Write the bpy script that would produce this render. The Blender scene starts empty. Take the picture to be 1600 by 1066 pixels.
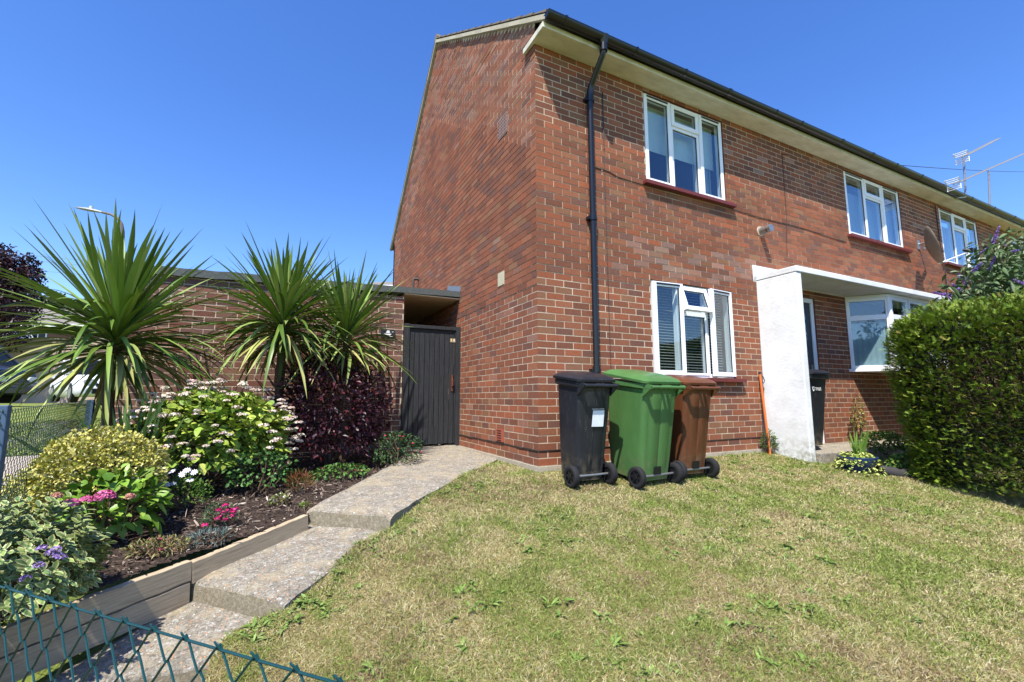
import bpy, math, random
import numpy as np
from mathutils import Vector, Matrix
R = np.random.default_rng(7); random.seed(7)
C = bpy.context.scene.collection
scene = bpy.context.scene
# ------------------------------------------------------------------ camera
F_PX, PITCH, ROLL, YAW = 709.75, 0.12338, -0.00164, 0.46747      # focal length in pixels of a 1600 px wide frame
CAM = np.array([-2.34675, -4.05788, 0.6889])
_fw = np.array([math.sin(YAW)*math.cos(PITCH), math.cos(YAW)*math.cos(PITCH), math.sin(PITCH)])
_r0 = np.array([math.cos(YAW), -math.sin(YAW), 0.0]); _u0 = np.cross(_r0, _fw)
_rt = _r0*math.cos(ROLL) + _u0*math.sin(ROLL); _up = -_r0*math.sin(ROLL) + _u0*math.cos(ROLL)
cd = bpy.data.cameras.new('camera'); cam = bpy.data.objects.new('camera', cd); C.objects.link(cam)
cd.sensor_width = 36; cd.lens = F_PX/1600*36; cd.clip_start = 0.05; cd.clip_end = 2000
M = Matrix.Identity(4)
for i in range(3):
    M[i][0], M[i][1], M[i][2], M[i][3] = _rt[i], _up[i], -_fw[i], CAM[i]
cam.matrix_world = M; scene.camera = cam
def _ray(u, v): return _fw + _rt*(u-800)/F_PX - _up*(v-533)/F_PX
def atz(u, v, z): d = _ray(u, v); return CAM + d*(z-CAM[2])/d[2]
def aty(u, v, y): d = _ray(u, v); return CAM + d*(y-CAM[1])/d[1]
def atx(u, v, x): d = _ray(u, v); return CAM + d*(x-CAM[0])/d[0]
def atd(u, v, d): return CAM + _ray(u, v)*d
# ------------------------------------------------------------------ light
SUN = Vector((-0.97, -1.0, 2.37)).normalized()
world = bpy.data.worlds.new('World'); scene.world = world; world.use_nodes = True
nt = world.node_tree; bg = nt.nodes['Background']
sky = nt.nodes.new('ShaderNodeTexSky'); sky.sky_type = 'NISHITA'; sky.sun_disc = False
sky.sun_elevation = math.asin(SUN.z); sky.sun_rotation = math.atan2(SUN.x, SUN.y)
sky.altitude = 0; sky.air_density = 1.0; sky.dust_density = 0.3; sky.ozone_density = 4.0
hs = nt.nodes.new('ShaderNodeHueSaturation'); hs.inputs['Saturation'].default_value = 1.24; hs.inputs['Hue'].default_value = 0.513; hs.inputs['Value'].default_value = 0.95; nt.links.new(sky.outputs[0], hs.inputs['Color']); nt.links.new(hs.outputs[0], bg.inputs[0]); bg.inputs[1].default_value = 0.15
sl = bpy.data.lights.new('sun', 'SUN'); sl.energy = 4.4; sl.angle = math.radians(0.53); sl.color = (1.0, 0.95, 0.87)
so = bpy.data.objects.new('sun', sl); C.objects.link(so); so.rotation_euler = SUN.to_track_quat('Z', 'Y').to_euler()
scene.view_settings.view_transform = 'Standard'; scene.view_settings.look = 'None'
scene.view_settings.exposure = 0.95; scene.view_settings.gamma = 1.0
scene.cycles.max_bounces = 8; scene.cycles.transparent_max_bounces = 12
# ------------------------------------------------------------------ helpers
def lin(c):
    c = np.asarray(c, float)/255.0
    return np.where(c <= 0.04045, c/12.92, ((c+0.055)/1.055)**2.4)
def link(o, parent=None):
    C.objects.link(o)
    if parent is not None: o.parent = parent
    return o
def tag(o, label=None, cat=None, group=None, kind=None):
    if label: o['label'] = label
    if cat: o['category'] = cat
    if group: o['group'] = group
    if kind: o['kind'] = kind
    return o
def empty(name, loc=(0, 0, 0), rz=0.0, label=None, cat=None, group=None):
    o = bpy.data.objects.new(name, None); C.objects.link(o); o.location = loc; o.rotation_euler = (0, 0, rz)
    o.empty_display_size = 0.1
    return tag(o, label, cat, group)
def copy_tree(o, parent=None):
    c = o.copy(); C.objects.link(c)
    if parent is not None: c.parent = parent
    for ch in list(o.children): copy_tree(ch, c)
    return c
class MB:
    """collects shapes; build() links them as one mesh object"""
    def __init__(s): s.v = []; s.f = []; s.mi = []; s.col = []; s.n = 0; s.anycol = False
    def add(s, V, Fc, mi=0, col=None):
        V = np.asarray(V, float).reshape(-1, 3)
        s.v.append(V); s.f += [tuple(int(i)+s.n for i in f) for f in Fc]
        s.mi += [mi]*len(Fc)
        if col is None: s.col.append(np.tile([1., 1, 1, 1], (len(V), 1)))
        else:
            s.anycol = True; col = np.asarray(col, float)
            if col.ndim == 1: col = np.tile(col, (len(V), 1))
            s.col.append(np.c_[col[:, :3], np.ones(len(V))])
        s.n += len(V); return s
    def box(s, a, b, mi=0, col=None, rot=None, org=None):
        x0, y0, z0 = a; x1, y1, z1 = b
        V = np.array([(x0,y0,z0),(x1,y0,z0),(x1,y1,z0),(x0,y1,z0),(x0,y0,z1),(x1,y0,z1),(x1,y1,z1),(x0,y1,z1)], float)
        if rot is not None:
            Mx = np.array(Matrix.Rotation(rot[0], 3, rot[1])); org = np.array(org if org is not None else V.mean(0)); V = (V-org)@Mx.T+org
        return s.add(V, [(0,3,2,1),(4,5,6,7),(0,1,5,4),(1,2,6,5),(2,3,7,6),(3,0,4,7)], mi, col)
    def hexa(s, V, mi=0, col=None):
        return s.add(V, [(0,3,2,1),(4,5,6,7),(0,1,5,4),(1,2,6,5),(2,3,7,6),(3,0,4,7)], mi, col)
    def prism(s, poly, d, mi=0, col=None):
        """poly: list of 3d points, extruded by vector d"""
        P = np.asarray(poly, float); n = len(P); V = np.r_[P, P+np.asarray(d, float)]
        Fc = [tuple(range(n))[::-1], tuple(range(n, 2*n))] + [(i, (i+1) % n, n+(i+1) % n, n+i) for i in range(n)]
        return s.add(V, Fc, mi, col)
    def tube(s, pts, r, n=8, mi=0, col=None, caps=True):
        P = np.asarray(pts, float); m = len(P); r = np.broadcast_to(r, (m,))
        T = np.gradient(P, axis=0); T /= np.linalg.norm(T, axis=1)[:, None]+1e-12
        a = np.array([0, 0, 1.]) if abs(T[0][2]) < 0.9 else np.array([1., 0, 0])
        V = []
        for i in range(m):
            u = np.cross(T[i], a); u /= np.linalg.norm(u)+1e-12; w = np.cross(u, T[i]); a = w
            for k in range(n):
                t = 2*math.pi*k/n; V.append(P[i]+r[i]*(math.cos(t)*u+math.sin(t)*w))
        Fc = [(i*n+k, i*n+(k+1) % n, (i+1)*n+(k+1) % n, (i+1)*n+k) for i in range(m-1) for k in range(n)]
        if caps: Fc += [tuple(range(n))[::-1], tuple(range((m-1)*n, m*n))]
        return s.add(V, Fc, mi, col)
    def loft(s, rings, mi=0, col=None, cap0=True, cap1=True):
        n = len(rings[0]); V = np.concatenate([np.asarray(r, float) for r in rings]); m = len(rings)
        Fc = [(i*n+k, i*n+(k+1) % n, (i+1)*n+(k+1) % n, (i+1)*n+k) for i in range(m-1) for k in range(n)]
        if cap0: Fc.append(tuple(range(n))[::-1])
        if cap1: Fc.append(tuple(range((m-1)*n, m*n)))
        return s.add(V, Fc, mi, col)
    def ico(s, c, r, mi=0, col=None, n=6, m=5):
        rings = []
        for j in range(1, m):
            th = math.pi*j/m
            rings.append([(c[0]+r*math.sin(th)*math.cos(2*math.pi*k/n), c[1]+r*math.sin(th)*math.sin(2*math.pi*k/n), c[2]-r*math.cos(th)) for k in range(n)])
        return s.loft(rings, mi, col)
    def build(s, name, mats, parent=None, smooth=False, bevel=0.0):
        me = bpy.data.meshes.new(name); V = np.concatenate(s.v) if s.v else np.zeros((0, 3))
        me.from_pydata(V.tolist(), [], s.f)
        if not isinstance(mats, (list, tuple)): mats = [mats]
        for m_ in mats: me.materials.append(m_)
        me.polygons.foreach_set('material_index', s.mi)
        if s.anycol:
            at_ = me.color_attributes.new('Col', 'FLOAT_COLOR', 'POINT'); at_.data.foreach_set('color', np.concatenate(s.col).ravel())
        if smooth: me.polygons.foreach_set('use_smooth', [True]*len(me.polygons))
        me.update(); o = link(bpy.data.objects.new(name, me), parent)
        if smooth == 'auto':
            try: me.set_sharp_from_angle(angle=math.radians(40))
            except Exception: pass
        if bevel:
            b = o.modifiers.new('bevel', 'BEVEL'); b.width = bevel; b.segments = 2; b.limit_method = 'ANGLE'; b.angle_limit = math.radians(50)
        return o
def fast_mesh(name, V, Fq, mat, col=None, parent=None, smooth=False):
    """V (n,3); Fq (m,k) all of one size k"""
    me = bpy.data.meshes.new(name); k = Fq.shape[1]; m = len(Fq)
    me.vertices.add(len(V)); me.vertices.foreach_set('co', np.ascontiguousarray(V, dtype=np.float32).ravel())
    me.loops.add(m*k); me.loops.foreach_set('vertex_index', np.ascontiguousarray(Fq, dtype=np.int32).ravel())
    me.polygons.add(m); me.polygons.foreach_set('loop_start', np.arange(0, m*k, k, dtype=np.int32))
    me.polygons.foreach_set('loop_total', np.full(m, k, dtype=np.int32))
    if col is not None:
        a = me.color_attributes.new('Col', 'FLOAT_COLOR', 'POINT')
        a.data.foreach_set('color', np.c_[col[:, :3], np.ones(len(V))].astype(np.float32).ravel())
    me.materials.append(mat); me.update(calc_edges=True)
    if smooth: me.polygons.foreach_set('use_smooth', [True]*m)
    return link(bpy.data.objects.new(name, me), parent)
def nrm(a): return a/(np.linalg.norm(a, axis=-1, keepdims=True)+1e-12)
def leaves(P, D, N, L, W, col, prof=((0, .12), (.3, .85), (.6, .95), (1, .03)), bend=0.25, fold=0.25, edge=None, flat2=False, side=None):
    """leaf strips: P base, D direction, N face normal, L length, W full width, bend droop along -z (gravity)
       col (n,3); edge (n,3) = colour of the leaf margin.  returns V, F(quads), colours"""
    n = len(P); D = nrm(D); S = nrm(np.cross(D, N)); N = nrm(np.cross(S, D))
    L = np.broadcast_to(L, (n,)); W = np.broadcast_to(W, (n,)); bend = np.broadcast_to(bend, (n,))
    cols = (-1, 1) if flat2 else (-1, 0, 1) if edge is None else (-1, -.45, .45, 1)
    nc = len(cols); V = []; K = []
    for (t, w) in prof:
        ctr = P + D*(L*t)[:, None]; ctr[:, 2] -= bend*L*t*t
        ctr -= D*(bend*L*t*t*0.35)[:, None]
        if side is not None: ctr += S*(side*L*t*t)[:, None]
        for c in cols:
            q = ctr + S*(W*w*c*.5)[:, None] + N*(W*w*abs(c)*fold*.5)[:, None]
            V.append(q); K.append(col if (edge is None or abs(c) < .9) else edge)
    V = np.stack(V, 1); K = np.stack(K, 1); per = V.shape[1]
    fq = []
    for i in range(len(prof)-1):
        for c in range(nc-1): a = i*nc+c; fq.append((a, a+1, a+nc+1, a+nc))
    fq = np.array(fq); Fq = (np.arange(n)[:, None, None]*per + fq[None]).reshape(-1, 4)
    return V.reshape(-1, 3), Fq, K.reshape(-1, 3)
def merge(parts):
    Vs, Fs, Ks = [], [], []; n = 0
    for V, Fq, K in parts: Vs.append(V); Fs.append(Fq+n); Ks.append(K); n += len(V)
    return np.concatenate(Vs), np.concatenate(Fs), np.concatenate(Ks)
def rdir(n): return nrm(R.normal(size=(n, 3)))
def pick(cols, n, jit=.12, wts=None):
    cl = np.array([lin(c) for c in cols]); i = R.choice(len(cl), n, p=wts)
    return cl[i]*(1+R.normal(0, jit, (n, 1))).clip(.5, 1.6)
def vnoise(x, y, s, seed=0):
    """smooth value noise 0..1 on arrays"""
    x = np.asarray(x)/s; y = np.asarray(y)/s; xi = np.floor(x).astype(int); yi = np.floor(y).astype(int); fx = x-xi; fy = y-yi
    fx = fx*fx*(3-2*fx); fy = fy*fy*(3-2*fy)
    def h(a, b): q = np.sin(a*127.1+b*311.7+seed*74.7)*43758.5453; return q-np.floor(q)
    return (h(xi, yi)*(1-fx)+h(xi+1, yi)*fx)*(1-fy)+(h(xi, yi+1)*(1-fx)+h(xi+1, yi+1)*fx)*fy
# ------------------------------------------------------------------ materials
class NT:
    def __init__(s, name):
        s.m = bpy.data.materials.new(name); s.m.use_nodes = True; s.t = s.m.node_tree; s.b = s.t.nodes['Principled BSDF']
        s.out = s.t.nodes['Material Output']; s._tc = None
    def n(s, typ, **kw):
        o = s.t.nodes.new('ShaderNode'+typ)
        for k, v in kw.items():
            if hasattr(o, k) and not k.startswith('i_'): setattr(o, k, v)
        return o
    def l(s, a, b): s.t.links.new(a, b)
    def obj(s):
        if s._tc is None: s._tc = s.n('TexCoord')
        return s._tc.outputs['Object']
    def mapping(s, sc=(1, 1, 1)):
        m = s.n('Mapping'); s.l(s.obj(), m.inputs[0]); m.inputs['Scale'].default_value = sc; return m.outputs[0]
    def noise(s, scale, detail=5, rough=.6, sc=(1, 1, 1), dist=0):
        o = s.n('TexNoise'); s.l(s.mapping(sc), o.inputs['Vector']); o.inputs['Scale'].default_value = scale
        o.inputs['Detail'].default_value = detail; o.inputs['Roughness'].default_value = rough; o.inputs['Distortion'].default_value = dist
        return o.outputs['Fac']
    def voro(s, scale, feature='F1', out='Color', sc=(1, 1, 1)):
        o = s.n('TexVoronoi'); o.feature = feature; s.l(s.mapping(sc), o.inputs['Vector']); o.inputs['Scale'].default_value = scale; return o.outputs[out]
    def ramp(s, src, stops, interp='LINEAR'):
        o = s.n('ValToRGB'); s.l(src, o.inputs[0]); e = o.color_ramp.elements; o.color_ramp.interpolation = interp
        while len(e) < len(stops): e.new(0.5)
        for i, (p_, c) in enumerate(stops):
            e[i].position = p_; e[i].color = (*[float(q) for q in (lin(c) if max(c) > 1.01 else c)], 1)
        return o.outputs[0]
    def mix(s, fac, a, b, mode='MIX'):
        o = s.n('Mix'); o.data_type = 'RGBA'; o.blend_type = mode
        for sock, v in ((o.inputs[0], fac), (o.inputs[6], a), (o.inputs[7], b)):
            if isinstance(v, bpy.types.NodeSocket): s.l(v, sock)
            elif np.isscalar(v): sock.default_value = v
            else: sock.default_value = (*[float(q) for q in (lin(v) if max(v) > 1.01 else v)], 1)
        return o.outputs[2]
    def math(s, op, a, b=0.5):
        o = s.n('Math'); o.operation = op
        for i, v in enumerate((a, b)):
            if isinstance(v, bpy.types.NodeSocket): s.l(v, o.inputs[i])
            else: o.inputs[i].default_value = v
        return o.outputs[0]
    def bump(s, h, strength=.3, dist=.01):
        o = s.n('Bump'); s.l(h, o.inputs['Height']); o.inputs['Strength'].default_value = strength; o.inputs['Distance'].default_value = dist
        s.l(o.outputs[0], s.b.inputs['Normal']); return o
    def base(s, c, rough=.6, metal=0, spec=.5):
        if isinstance(c, bpy.types.NodeSocket): s.l(c, s.b.inputs['Base Color'])
        else: s.b.inputs['Base Color'].default_value = (*[float(q) for q in (lin(c) if max(c) > 1.01 else c)], 1)
        if isinstance(rough, bpy.types.NodeSocket): s.l(rough, s.b.inputs['Roughness'])
        else: s.b.inputs['Roughness'].default_value = rough
        s.b.inputs['Metallic'].default_value = metal; s.b.inputs['Specular IOR Level'].default_value = spec
        return s
def simple(name, c, rough=.6, metal=0, spec=.5, var=.12, sc=12, bump=0, bsc=60):
    m = NT(name); f = m.noise(sc, 4)
    cc = np.asarray(lin(c) if max(c) > 1.01 else c, float)
    m.base(m.mix(f, tuple(cc*(1-var)*.999), tuple(np.minimum(cc*(1+var), .999))), rough, metal, spec)
    if bump: m.bump(m.noise(bsc, 4), bump, .003)
    return m.m
def leaf_mat(name, rough=.45, trans=.25, spec=.4, tint=(1.15, 1.2, .5)):
    m = NT(name); a = m.n('VertexColor'); a.layer_name = 'Col'
    m.base(a.outputs[0], rough, 0, spec)
    tr = m.n('BsdfTranslucent'); m.l(m.mix(1.0, a.outputs[0], tint, 'MULTIPLY'), tr.inputs[0])
    mx = m.n('MixShader'); mx.inputs[0].default_value = trans; m.l(m.b.outputs[0], mx.inputs[1]); m.l(tr.outputs[0], mx.inputs[2])
    m.l(mx.outputs[0], m.out.inputs[0]); return m.m
def attr_mat(name, rough=.8, bump=.3, bsc=150, spec=.3, var=.2, vsc=40):
    m = NT(name); a = m.n('VertexColor'); a.layer_name = 'Col'
    f = m.noise(vsc, 5)
    m.base(m.mix(1.0, a.outputs[0], m.ramp(f, [(.25, (1-var,)*3), (.75, (1+var*.0,)*3)]), 'MULTIPLY'), rough, 0, spec)
    if bump: m.bump(m.noise(bsc, 5), bump, .003)
    return m.m
def mk_brick():
    m = NT('brick'); a = m.n('VertexColor'); a.layer_name = 'Col'
    c = m.mix(1.0, a.outputs[0], m.ramp(m.noise(45, 5), [(.25, (.70,)*3), (.75, (1.,)*3)]), 'MULTIPLY')
    c = m.mix(1.0, c, m.ramp(m.noise(.9, 5, .6, (1, 1, .7)), [(.3, (.86, .85, .85)), (.62, (1., 1., 1.))]), 'MULTIPLY')     # broad weathering
    c = m.mix(m.ramp(m.noise(5, 7, .7, (1, 1, .35)), [(.60, (0, 0, 0)), (.78, (.22, .22, .22))]), c, (176, 158, 140))      # faint salt bloom
    m.base(c, .88, 0, .2); m.bump(m.noise(220, 5), .5, .003); return m.m
mat_brick = mk_brick()
def mk_mortar():
    m = NT('mortar'); c = m.ramp(m.noise(3, 6), [(.3, (176, 158, 134)), (.6, (208, 190, 164)), (.8, (226, 210, 186))])
    c = m.mix(m.ramp(m.noise(60, 5), [(.45, (0, 0, 0)), (.75, (.6, .6, .6))]), c, (150, 130, 112)); m.base(c, .95, 0, .2); m.bump(m.noise(180, 5), .6, .004); return m.m
mat_mortar = mk_mortar()
def mk_conc():
    m = NT('old_concrete')
    c = m.ramp(m.noise(14, 9, .75), [(.25, (116, 110, 98)), (.45, (148, 141, 126)), (.65, (182, 174, 156))])
    c = m.mix(m.ramp(m.noise(34, 9, .75, dist=.6), [(.55, (0, 0, 0)), (.59, (.9, .9, .9))]), c, (204, 202, 194))     # pale lichen
    c = m.mix(m.ramp(m.noise(48, 7, .8, (1, 1, 1)), [(.52, (0, 0, 0)), (.60, (.9, .9, .9))]), c, (104, 96, 84))
    c = m.mix(m.ramp(m.noise(5.3, 4, .6), [(.5, (0, 0, 0)), (.62, (.55, .55, .55))]), c, (186, 172, 140))
    vd = m.voro(70, out='Distance'); vc = m.voro(70)
    sep = m.n('SeparateColor'); m.l(vc, sep.inputs[0])
    st = m.math('MULTIPLY', m.math('LESS_THAN', vd, .33), m.math('GREATER_THAN', sep.outputs[0], .6))
    c = m.mix(m.ramp(m.noise(140, 4, .8), [(.4, (.45, .45, .45)), (.55, (0, 0, 0))]), c, (74, 68, 60)); c = m.mix(st, c, m.ramp(sep.outputs[1], [(0, (206, 138, 92)), (.4, (190, 168, 140)), (.75, (120, 104, 92)), (1, (226, 222, 214))]))
    m.base(c, .95, 0, .2)
    h = m.math('ADD', m.noise(90, 8, .75), m.math('MULTIPLY', m.math('LESS_THAN', vd, .35), .35)); m.bump(h, 1.0, .012); return m.m
mat_conc = mk_conc()
def mk_riser():
    m = NT('mossy_concrete_edge'); c = m.ramp(m.noise(45, 9, .8), [(.3, (88, 82, 68)), (.5, (126, 118, 100)), (.7, (160, 152, 132))])
    c = m.mix(m.ramp(m.noise(9, 5), [(.54, (0, 0, 0)), (.68, (.5, .5, .5))]), c, (112, 106, 70)); m.base(c, .95, 0, .2); m.bump(m.noise(70, 8, .75), .9, .01); return m.m
mat_riser = mk_riser()
mat_upvc = simple('white_upvc', (238, 240, 242), .3, 0, .5, .02)
def mk_render():
    m = NT('white_masonry_paint'); c = m.ramp(m.noise(4, 7, .6), [(.25, (206, 207, 204)), (.6, (228, 229, 228))])
    c = m.mix(m.ramp(m.noise(26, 6, .7), [(.62, (0, 0, 0)), (.72, (.45, .45, .45))]), c, (160, 160, 154))
    sp = m.n('SeparateXYZ'); m.l(m.obj(), sp.inputs[0]); dm = m.math('MULTIPLY', m.ramp(sp.outputs[2], [(0, (1, 1, 1)), (.22, (0, 0, 0))]), m.ramp(m.noise(12, 6), [(.42, (0, 0, 0)), (.62, (.8, .8, .8))])); c = m.mix(dm, c, (142, 140, 116))
    m.base(c, .85, 0, .3); m.bump(m.noise(30, 8, .6), .3, .010); return m.m
mat_render = mk_render()
def mk_soffit():
    m = NT('stained_soffit_paint'); c = m.ramp(m.noise(3.2, 7, .65, (1, 2.5, 1)), [(.3, (184, 178, 158)), (.55, (208, 202, 184)), (.8, (222, 217, 202))])
    c = m.mix(m.ramp(m.noise(4.5, 8, .75, (1.2, 3, 1)), [(.60, (0, 0, 0)), (.72, (.6, .6, .6))]), c, (156, 136, 92))
    m.base(c, .85); m.bump(m.noise(40, 5), .2, .005); return m.m
mat_soffit = mk_soffit()
mat_blackpl = simple('black_gutter_plastic', (22, 24, 28), .28, 0, .5, .15, 5)
mat_sillred = simple('red_painted_sill', (106, 46, 43), .55, 0, .4, .25, 9, .2)
mat_roof = simple('roof_tile', (120, 108, 94), .9, 0, .3, .3, 14, .5)
mat_verge = simple('verge_mortar', (168, 160, 138), .9, 0, .3, .25, 22, .5)
def mk_glass():
    m = NT('window_glass'); fr = m.n('LayerWeight'); fr.inputs[0].default_value = .5; f5 = m.math('POWER', fr.outputs['Facing'], 4.0)
    tr = m.n('BsdfTransparent'); tr.inputs[0].default_value = (.90, .95, .95, 1); gl = m.n('BsdfGlossy'); gl.inputs['Roughness'].default_value = .015
    gl.inputs[0].default_value = (.9, .95, 1, 1)
    mx = m.n('MixShader'); f = m.math('ADD', m.math('MULTIPLY', f5, 1.1), .07); o = m.n('Clamp'); m.l(f, o.inputs[0]); m.l(o.outputs[0], mx.inputs[0])
    m.l(tr.outputs[0], mx.inputs[1]); m.l(gl.outputs[0], mx.inputs[2]); m.l(mx.outputs[0], m.out.inputs[0]); return m.m
mat_glass = mk_glass()
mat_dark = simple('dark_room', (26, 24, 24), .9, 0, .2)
def mk_curt(name, c, rough=.8):
    m = NT(name); w = m.n('TexWave'); m.l(m.mapping((1, 0, 0)), w.inputs['Vector']); w.inputs['Scale'].default_value = 6; w.inputs['Distortion'].default_value = 1.5
    m.base(m.mix(w.outputs['Fac'], tuple(lin(c)*.88), tuple(lin(c))), rough); return m.m
mat_blind = simple('roller_blind_cloth', (196, 208, 200), .8); mat_net = mk_curt('net_curtain', (150, 170, 178)); mat_slat = simple('blind_slat', (150, 152, 148), .5)
def mk_plastic(name, c, rough=.42):
    m = NT(name); cc = lin(c)
    col = m.mix(m.ramp(m.noise(5, 6, .6, (1, 1, .4)), [(.3, (0, 0, 0)), (.8, (1, 1, 1))]), tuple(cc*.86), tuple(np.minimum(cc*1.12, 1)))
    col = m.mix(m.ramp(m.noise(40, 6, .7, (1, 1, .15)), [(.58, (0, 0, 0)), (.8, (.34, .34, .34))]), col, (150, 142, 126))
    if name.endswith('_lid'):
        m.base(col, rough, 0, .45); return m.m
    sp = m.n('SeparateXYZ'); m.l(m.obj(), sp.inputs[0])
    dirt = m.math('MULTIPLY', m.ramp(sp.outputs[2], [(.02, (1, 1, 1)), (.32, (0, 0, 0))]), m.ramp(m.noise(14, 6), [(.4, (0, 0, 0)), (.7, (.75, .75, .75))]))
    col = m.mix(dirt, col, (128, 116, 92))
    m.base(col, m.ramp(m.noise(9, 5), [(.3, (rough-.08,)*3), (.7, (rough+.12,)*3)]), 0, .45); m.bump(m.noise(260, 3), .08, .002); return m.m
mat_tyre = simple('bin_tyre_rubber', (34, 34, 35), .8, 0, .3); mat_hub = simple('bin_hub_plastic', (20, 20, 22), .5)
mat_steel = simple('galvanised_steel', (150, 152, 152), .4, .7, .5)
def mk_wood(name, a, b, sc=(2, 30, 30), rough=.8, bmp=.4):
    m = NT(name); w = m.noise(3, 8, .7, sc, 1.2)
    c = m.ramp(w, [(.3, a), (.7, b)]); kn = m.noise(9, 3, .5, (1, 3, 3)); c = m.mix(m.ramp(kn, [(.68, (0, 0, 0)), (.76, (.7, .7, .7))]), c, (70, 52, 38))
    m.base(c, rough, 0, .3); m.bump(w, bmp, .004); return m.m
mat_plank = mk_wood('weathered_timber', (144, 127, 102), (196, 177, 146), (1.5, 14, 22))
mat_gate = mk_wood('black_stained_wood', (20, 21, 22), (62, 64, 66), (26, 26, 1.2), .6)
mat_felt = simple('roofing_felt', (82, 86, 84), .9, 0, .3, .55, 34, 1., 40)
mat_cream = simple('cream_render', (206, 186, 156), .9, 0, .3, .1, 6, .2)
mat_leaf = leaf_mat('foliage', .5, .35, .35); mat_leafg = leaf_mat('glossy_foliage', .4, .38, .4); mat_dleaf = leaf_mat('dark_foliage', .4, .1, .4, (1.3, .7, .7)); mat_petal = leaf_mat('petals', .6, .3, .2, (1.05, .95, 1))
mat_grassb = leaf_mat('grass_blades', .6, .3, .25)
mat_bark = simple('bark', (92, 76, 60), .9, 0, .2, .3, 20, .8); mat_stem = simple('green_stem', (92, 104, 52), .7)
mat_wiregreen = simple('green_pvc_wire', (16, 58, 58), .35, 0, .5, .15)
mat_wiredark = simple('dark_green_wire', (24, 52, 44), .45, 0, .5, .15)
# ------------------------------------------------------------------ ground levels
def lawn_z(x, y):
    x = np.asarray(x, float); y = np.asarray(y, float)
    return -.05 - .15*np.clip(-y, 0, 7) - .10*np.clip(-x-1.3, 0, 3.2) + .012*(vnoise(x, y, .5, 3)-.5)
def fence_x(y): return -3.30 - (np.asarray(y, float)+1.64)*(.95/4.34)
def bed_z(x, y): return -.02 - .045*(2.3-np.asarray(y, float))
def ground_z(x, y):
    x = np.asarray(x, float); y = np.asarray(y, float)
    d = (x-CAM[0])*_fw[0]+(y-CAM[1])*_fw[1]
    far = -.24 + .1*np.clip(d-8.5, 0, 7.5)
    inside = np.where(x > .15, lawn_z(x, y)-.014, lawn_z(x, y)-.34)
    t = np.clip((fence_x(y)-x)/.35, 0, 1)*np.where(y > -6, 1, 1)
    t = np.where(x < fence_x(y)+.01, t, 0)
    g = inside*(1-t) + np.where(d > 4, far, far)*t
    g = np.where((y > 12), .45, g) 
    return g
def mk_ground():
    m = NT('ground_soil_and_grass')
    c = m.ramp(m.noise(9, 8, .7), [(.3, (92, 104, 48)), (.5, (112, 124, 60)), (.7, (136, 138, 80))])
    m.base(c, .95, 0, .15); m.bump(m.noise(60, 6), .8, .02); return m.m
xs = np.unique(np.r_[np.linspace(-260, -20, 20), np.linspace(-20, -6, 29), np.linspace(-6, 6, 97), np.linspace(6, 30, 20), np.linspace(30, 400, 15)])
ys = np.unique(np.r_[np.linspace(-260, -12, 15), np.linspace(-12, -5, 15), np.linspace(-5, 6, 89), np.linspace(6, 30, 41), np.linspace(30, 600, 20)])
X, Y = np.meshgrid(xs, ys); Zg = ground_z(X, Y); nx, ny = len(xs), len(ys)
idx = np.arange(nx*ny).reshape(ny, nx)
Fq = np.stack([idx[:-1, :-1], idx[:-1, 1:], idx[1:, 1:], idx[1:, :-1]], -1).reshape(-1, 4)
g = fast_mesh('ground', np.c_[X.ravel(), Y.ravel(), Zg.ravel()], Fq, mk_ground(), smooth=True); tag(g, kind='structure')
# lawn sheet
def in_poly(px, py, poly):
    px = np.asarray(px); py = np.asarray(py); r = np.zeros(px.shape, bool); n = len(poly)
    for i in range(n):
        x0, y0 = poly[i][:2]; x1, y1 = poly[(i+1) % n][:2]
        c = ((y0 > py) != (y1 > py)) & (px < (x1-x0)*(py-y0)/(y1-y0+1e-12)+x0); r ^= c
    return r
S1TL, S1TR = atz(480, 792, -.10), atz(611, 803, -.105)
S2TL, S2TR = atz(297, 903, -.30), atz(446, 934, -.30)
S3TL, S3TR = atz(10, 1090, -.475), atz(345, 1030, -.475)
PE = [(-.02, .9), tuple(atz(700, 752, -.04)[:2]), tuple(atz(650, 778, -.07)[:2]), tuple(S1TR[:2]), tuple(atz(560, 850, -.24)[:2]), tuple(S2TR[:2]), tuple(atz(400, 985, -.42)[:2]), tuple(S3TR[:2]), (-2.75, -2.9), (-3.0, -4.5)]
LAWN = [(0.0, 0.0), (20, 0), (20, -7), (-3.0, -7)] + PE[::-1]
def mk_lawn():
    m = NT('mown_turf')
    c = m.ramp(m.noise(2.2, 6, .65), [(.3, (140, 140, 74)), (.48, (170, 156, 98)), (.7, (190, 170, 118))])
    c = m.mix(m.noise(60, 6), c, (92, 88, 50)); m.base(m.mix(.18, c, (70, 62, 40)), .95, 0, .15); m.bump(m.noise(90, 6), 1, .02); return m.m
gx = np.r_[np.linspace(-3.1, .6, 110), np.linspace(.65, 20, 120)]; gy = np.r_[np.linspace(-7, -3.55, 20), np.linspace(-3.5, .95, 125)]; X, Y = np.meshgrid(gx, gy)
cx_ = (X[:-1, :-1]+X[1:, 1:])/2; cy_ = (Y[:-1, :-1]+Y[1:, 1:])/2
keep = in_poly(cx_, cy_, [(0.02, 0.02)]+LAWN[1:]).ravel()
idx = np.arange(X.size).reshape(X.shape); Fq = np.stack([idx[:-1, :-1], idx[:-1, 1:], idx[1:, 1:], idx[1:, :-1]], -1).reshape(-1, 4)[keep]
lw = fast_mesh('lawn', np.c_[X.ravel(), Y.ravel(), lawn_z(X.ravel(), Y.ravel())], Fq, mk_lawn(), smooth=True); tag(lw, kind='structure')
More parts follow.
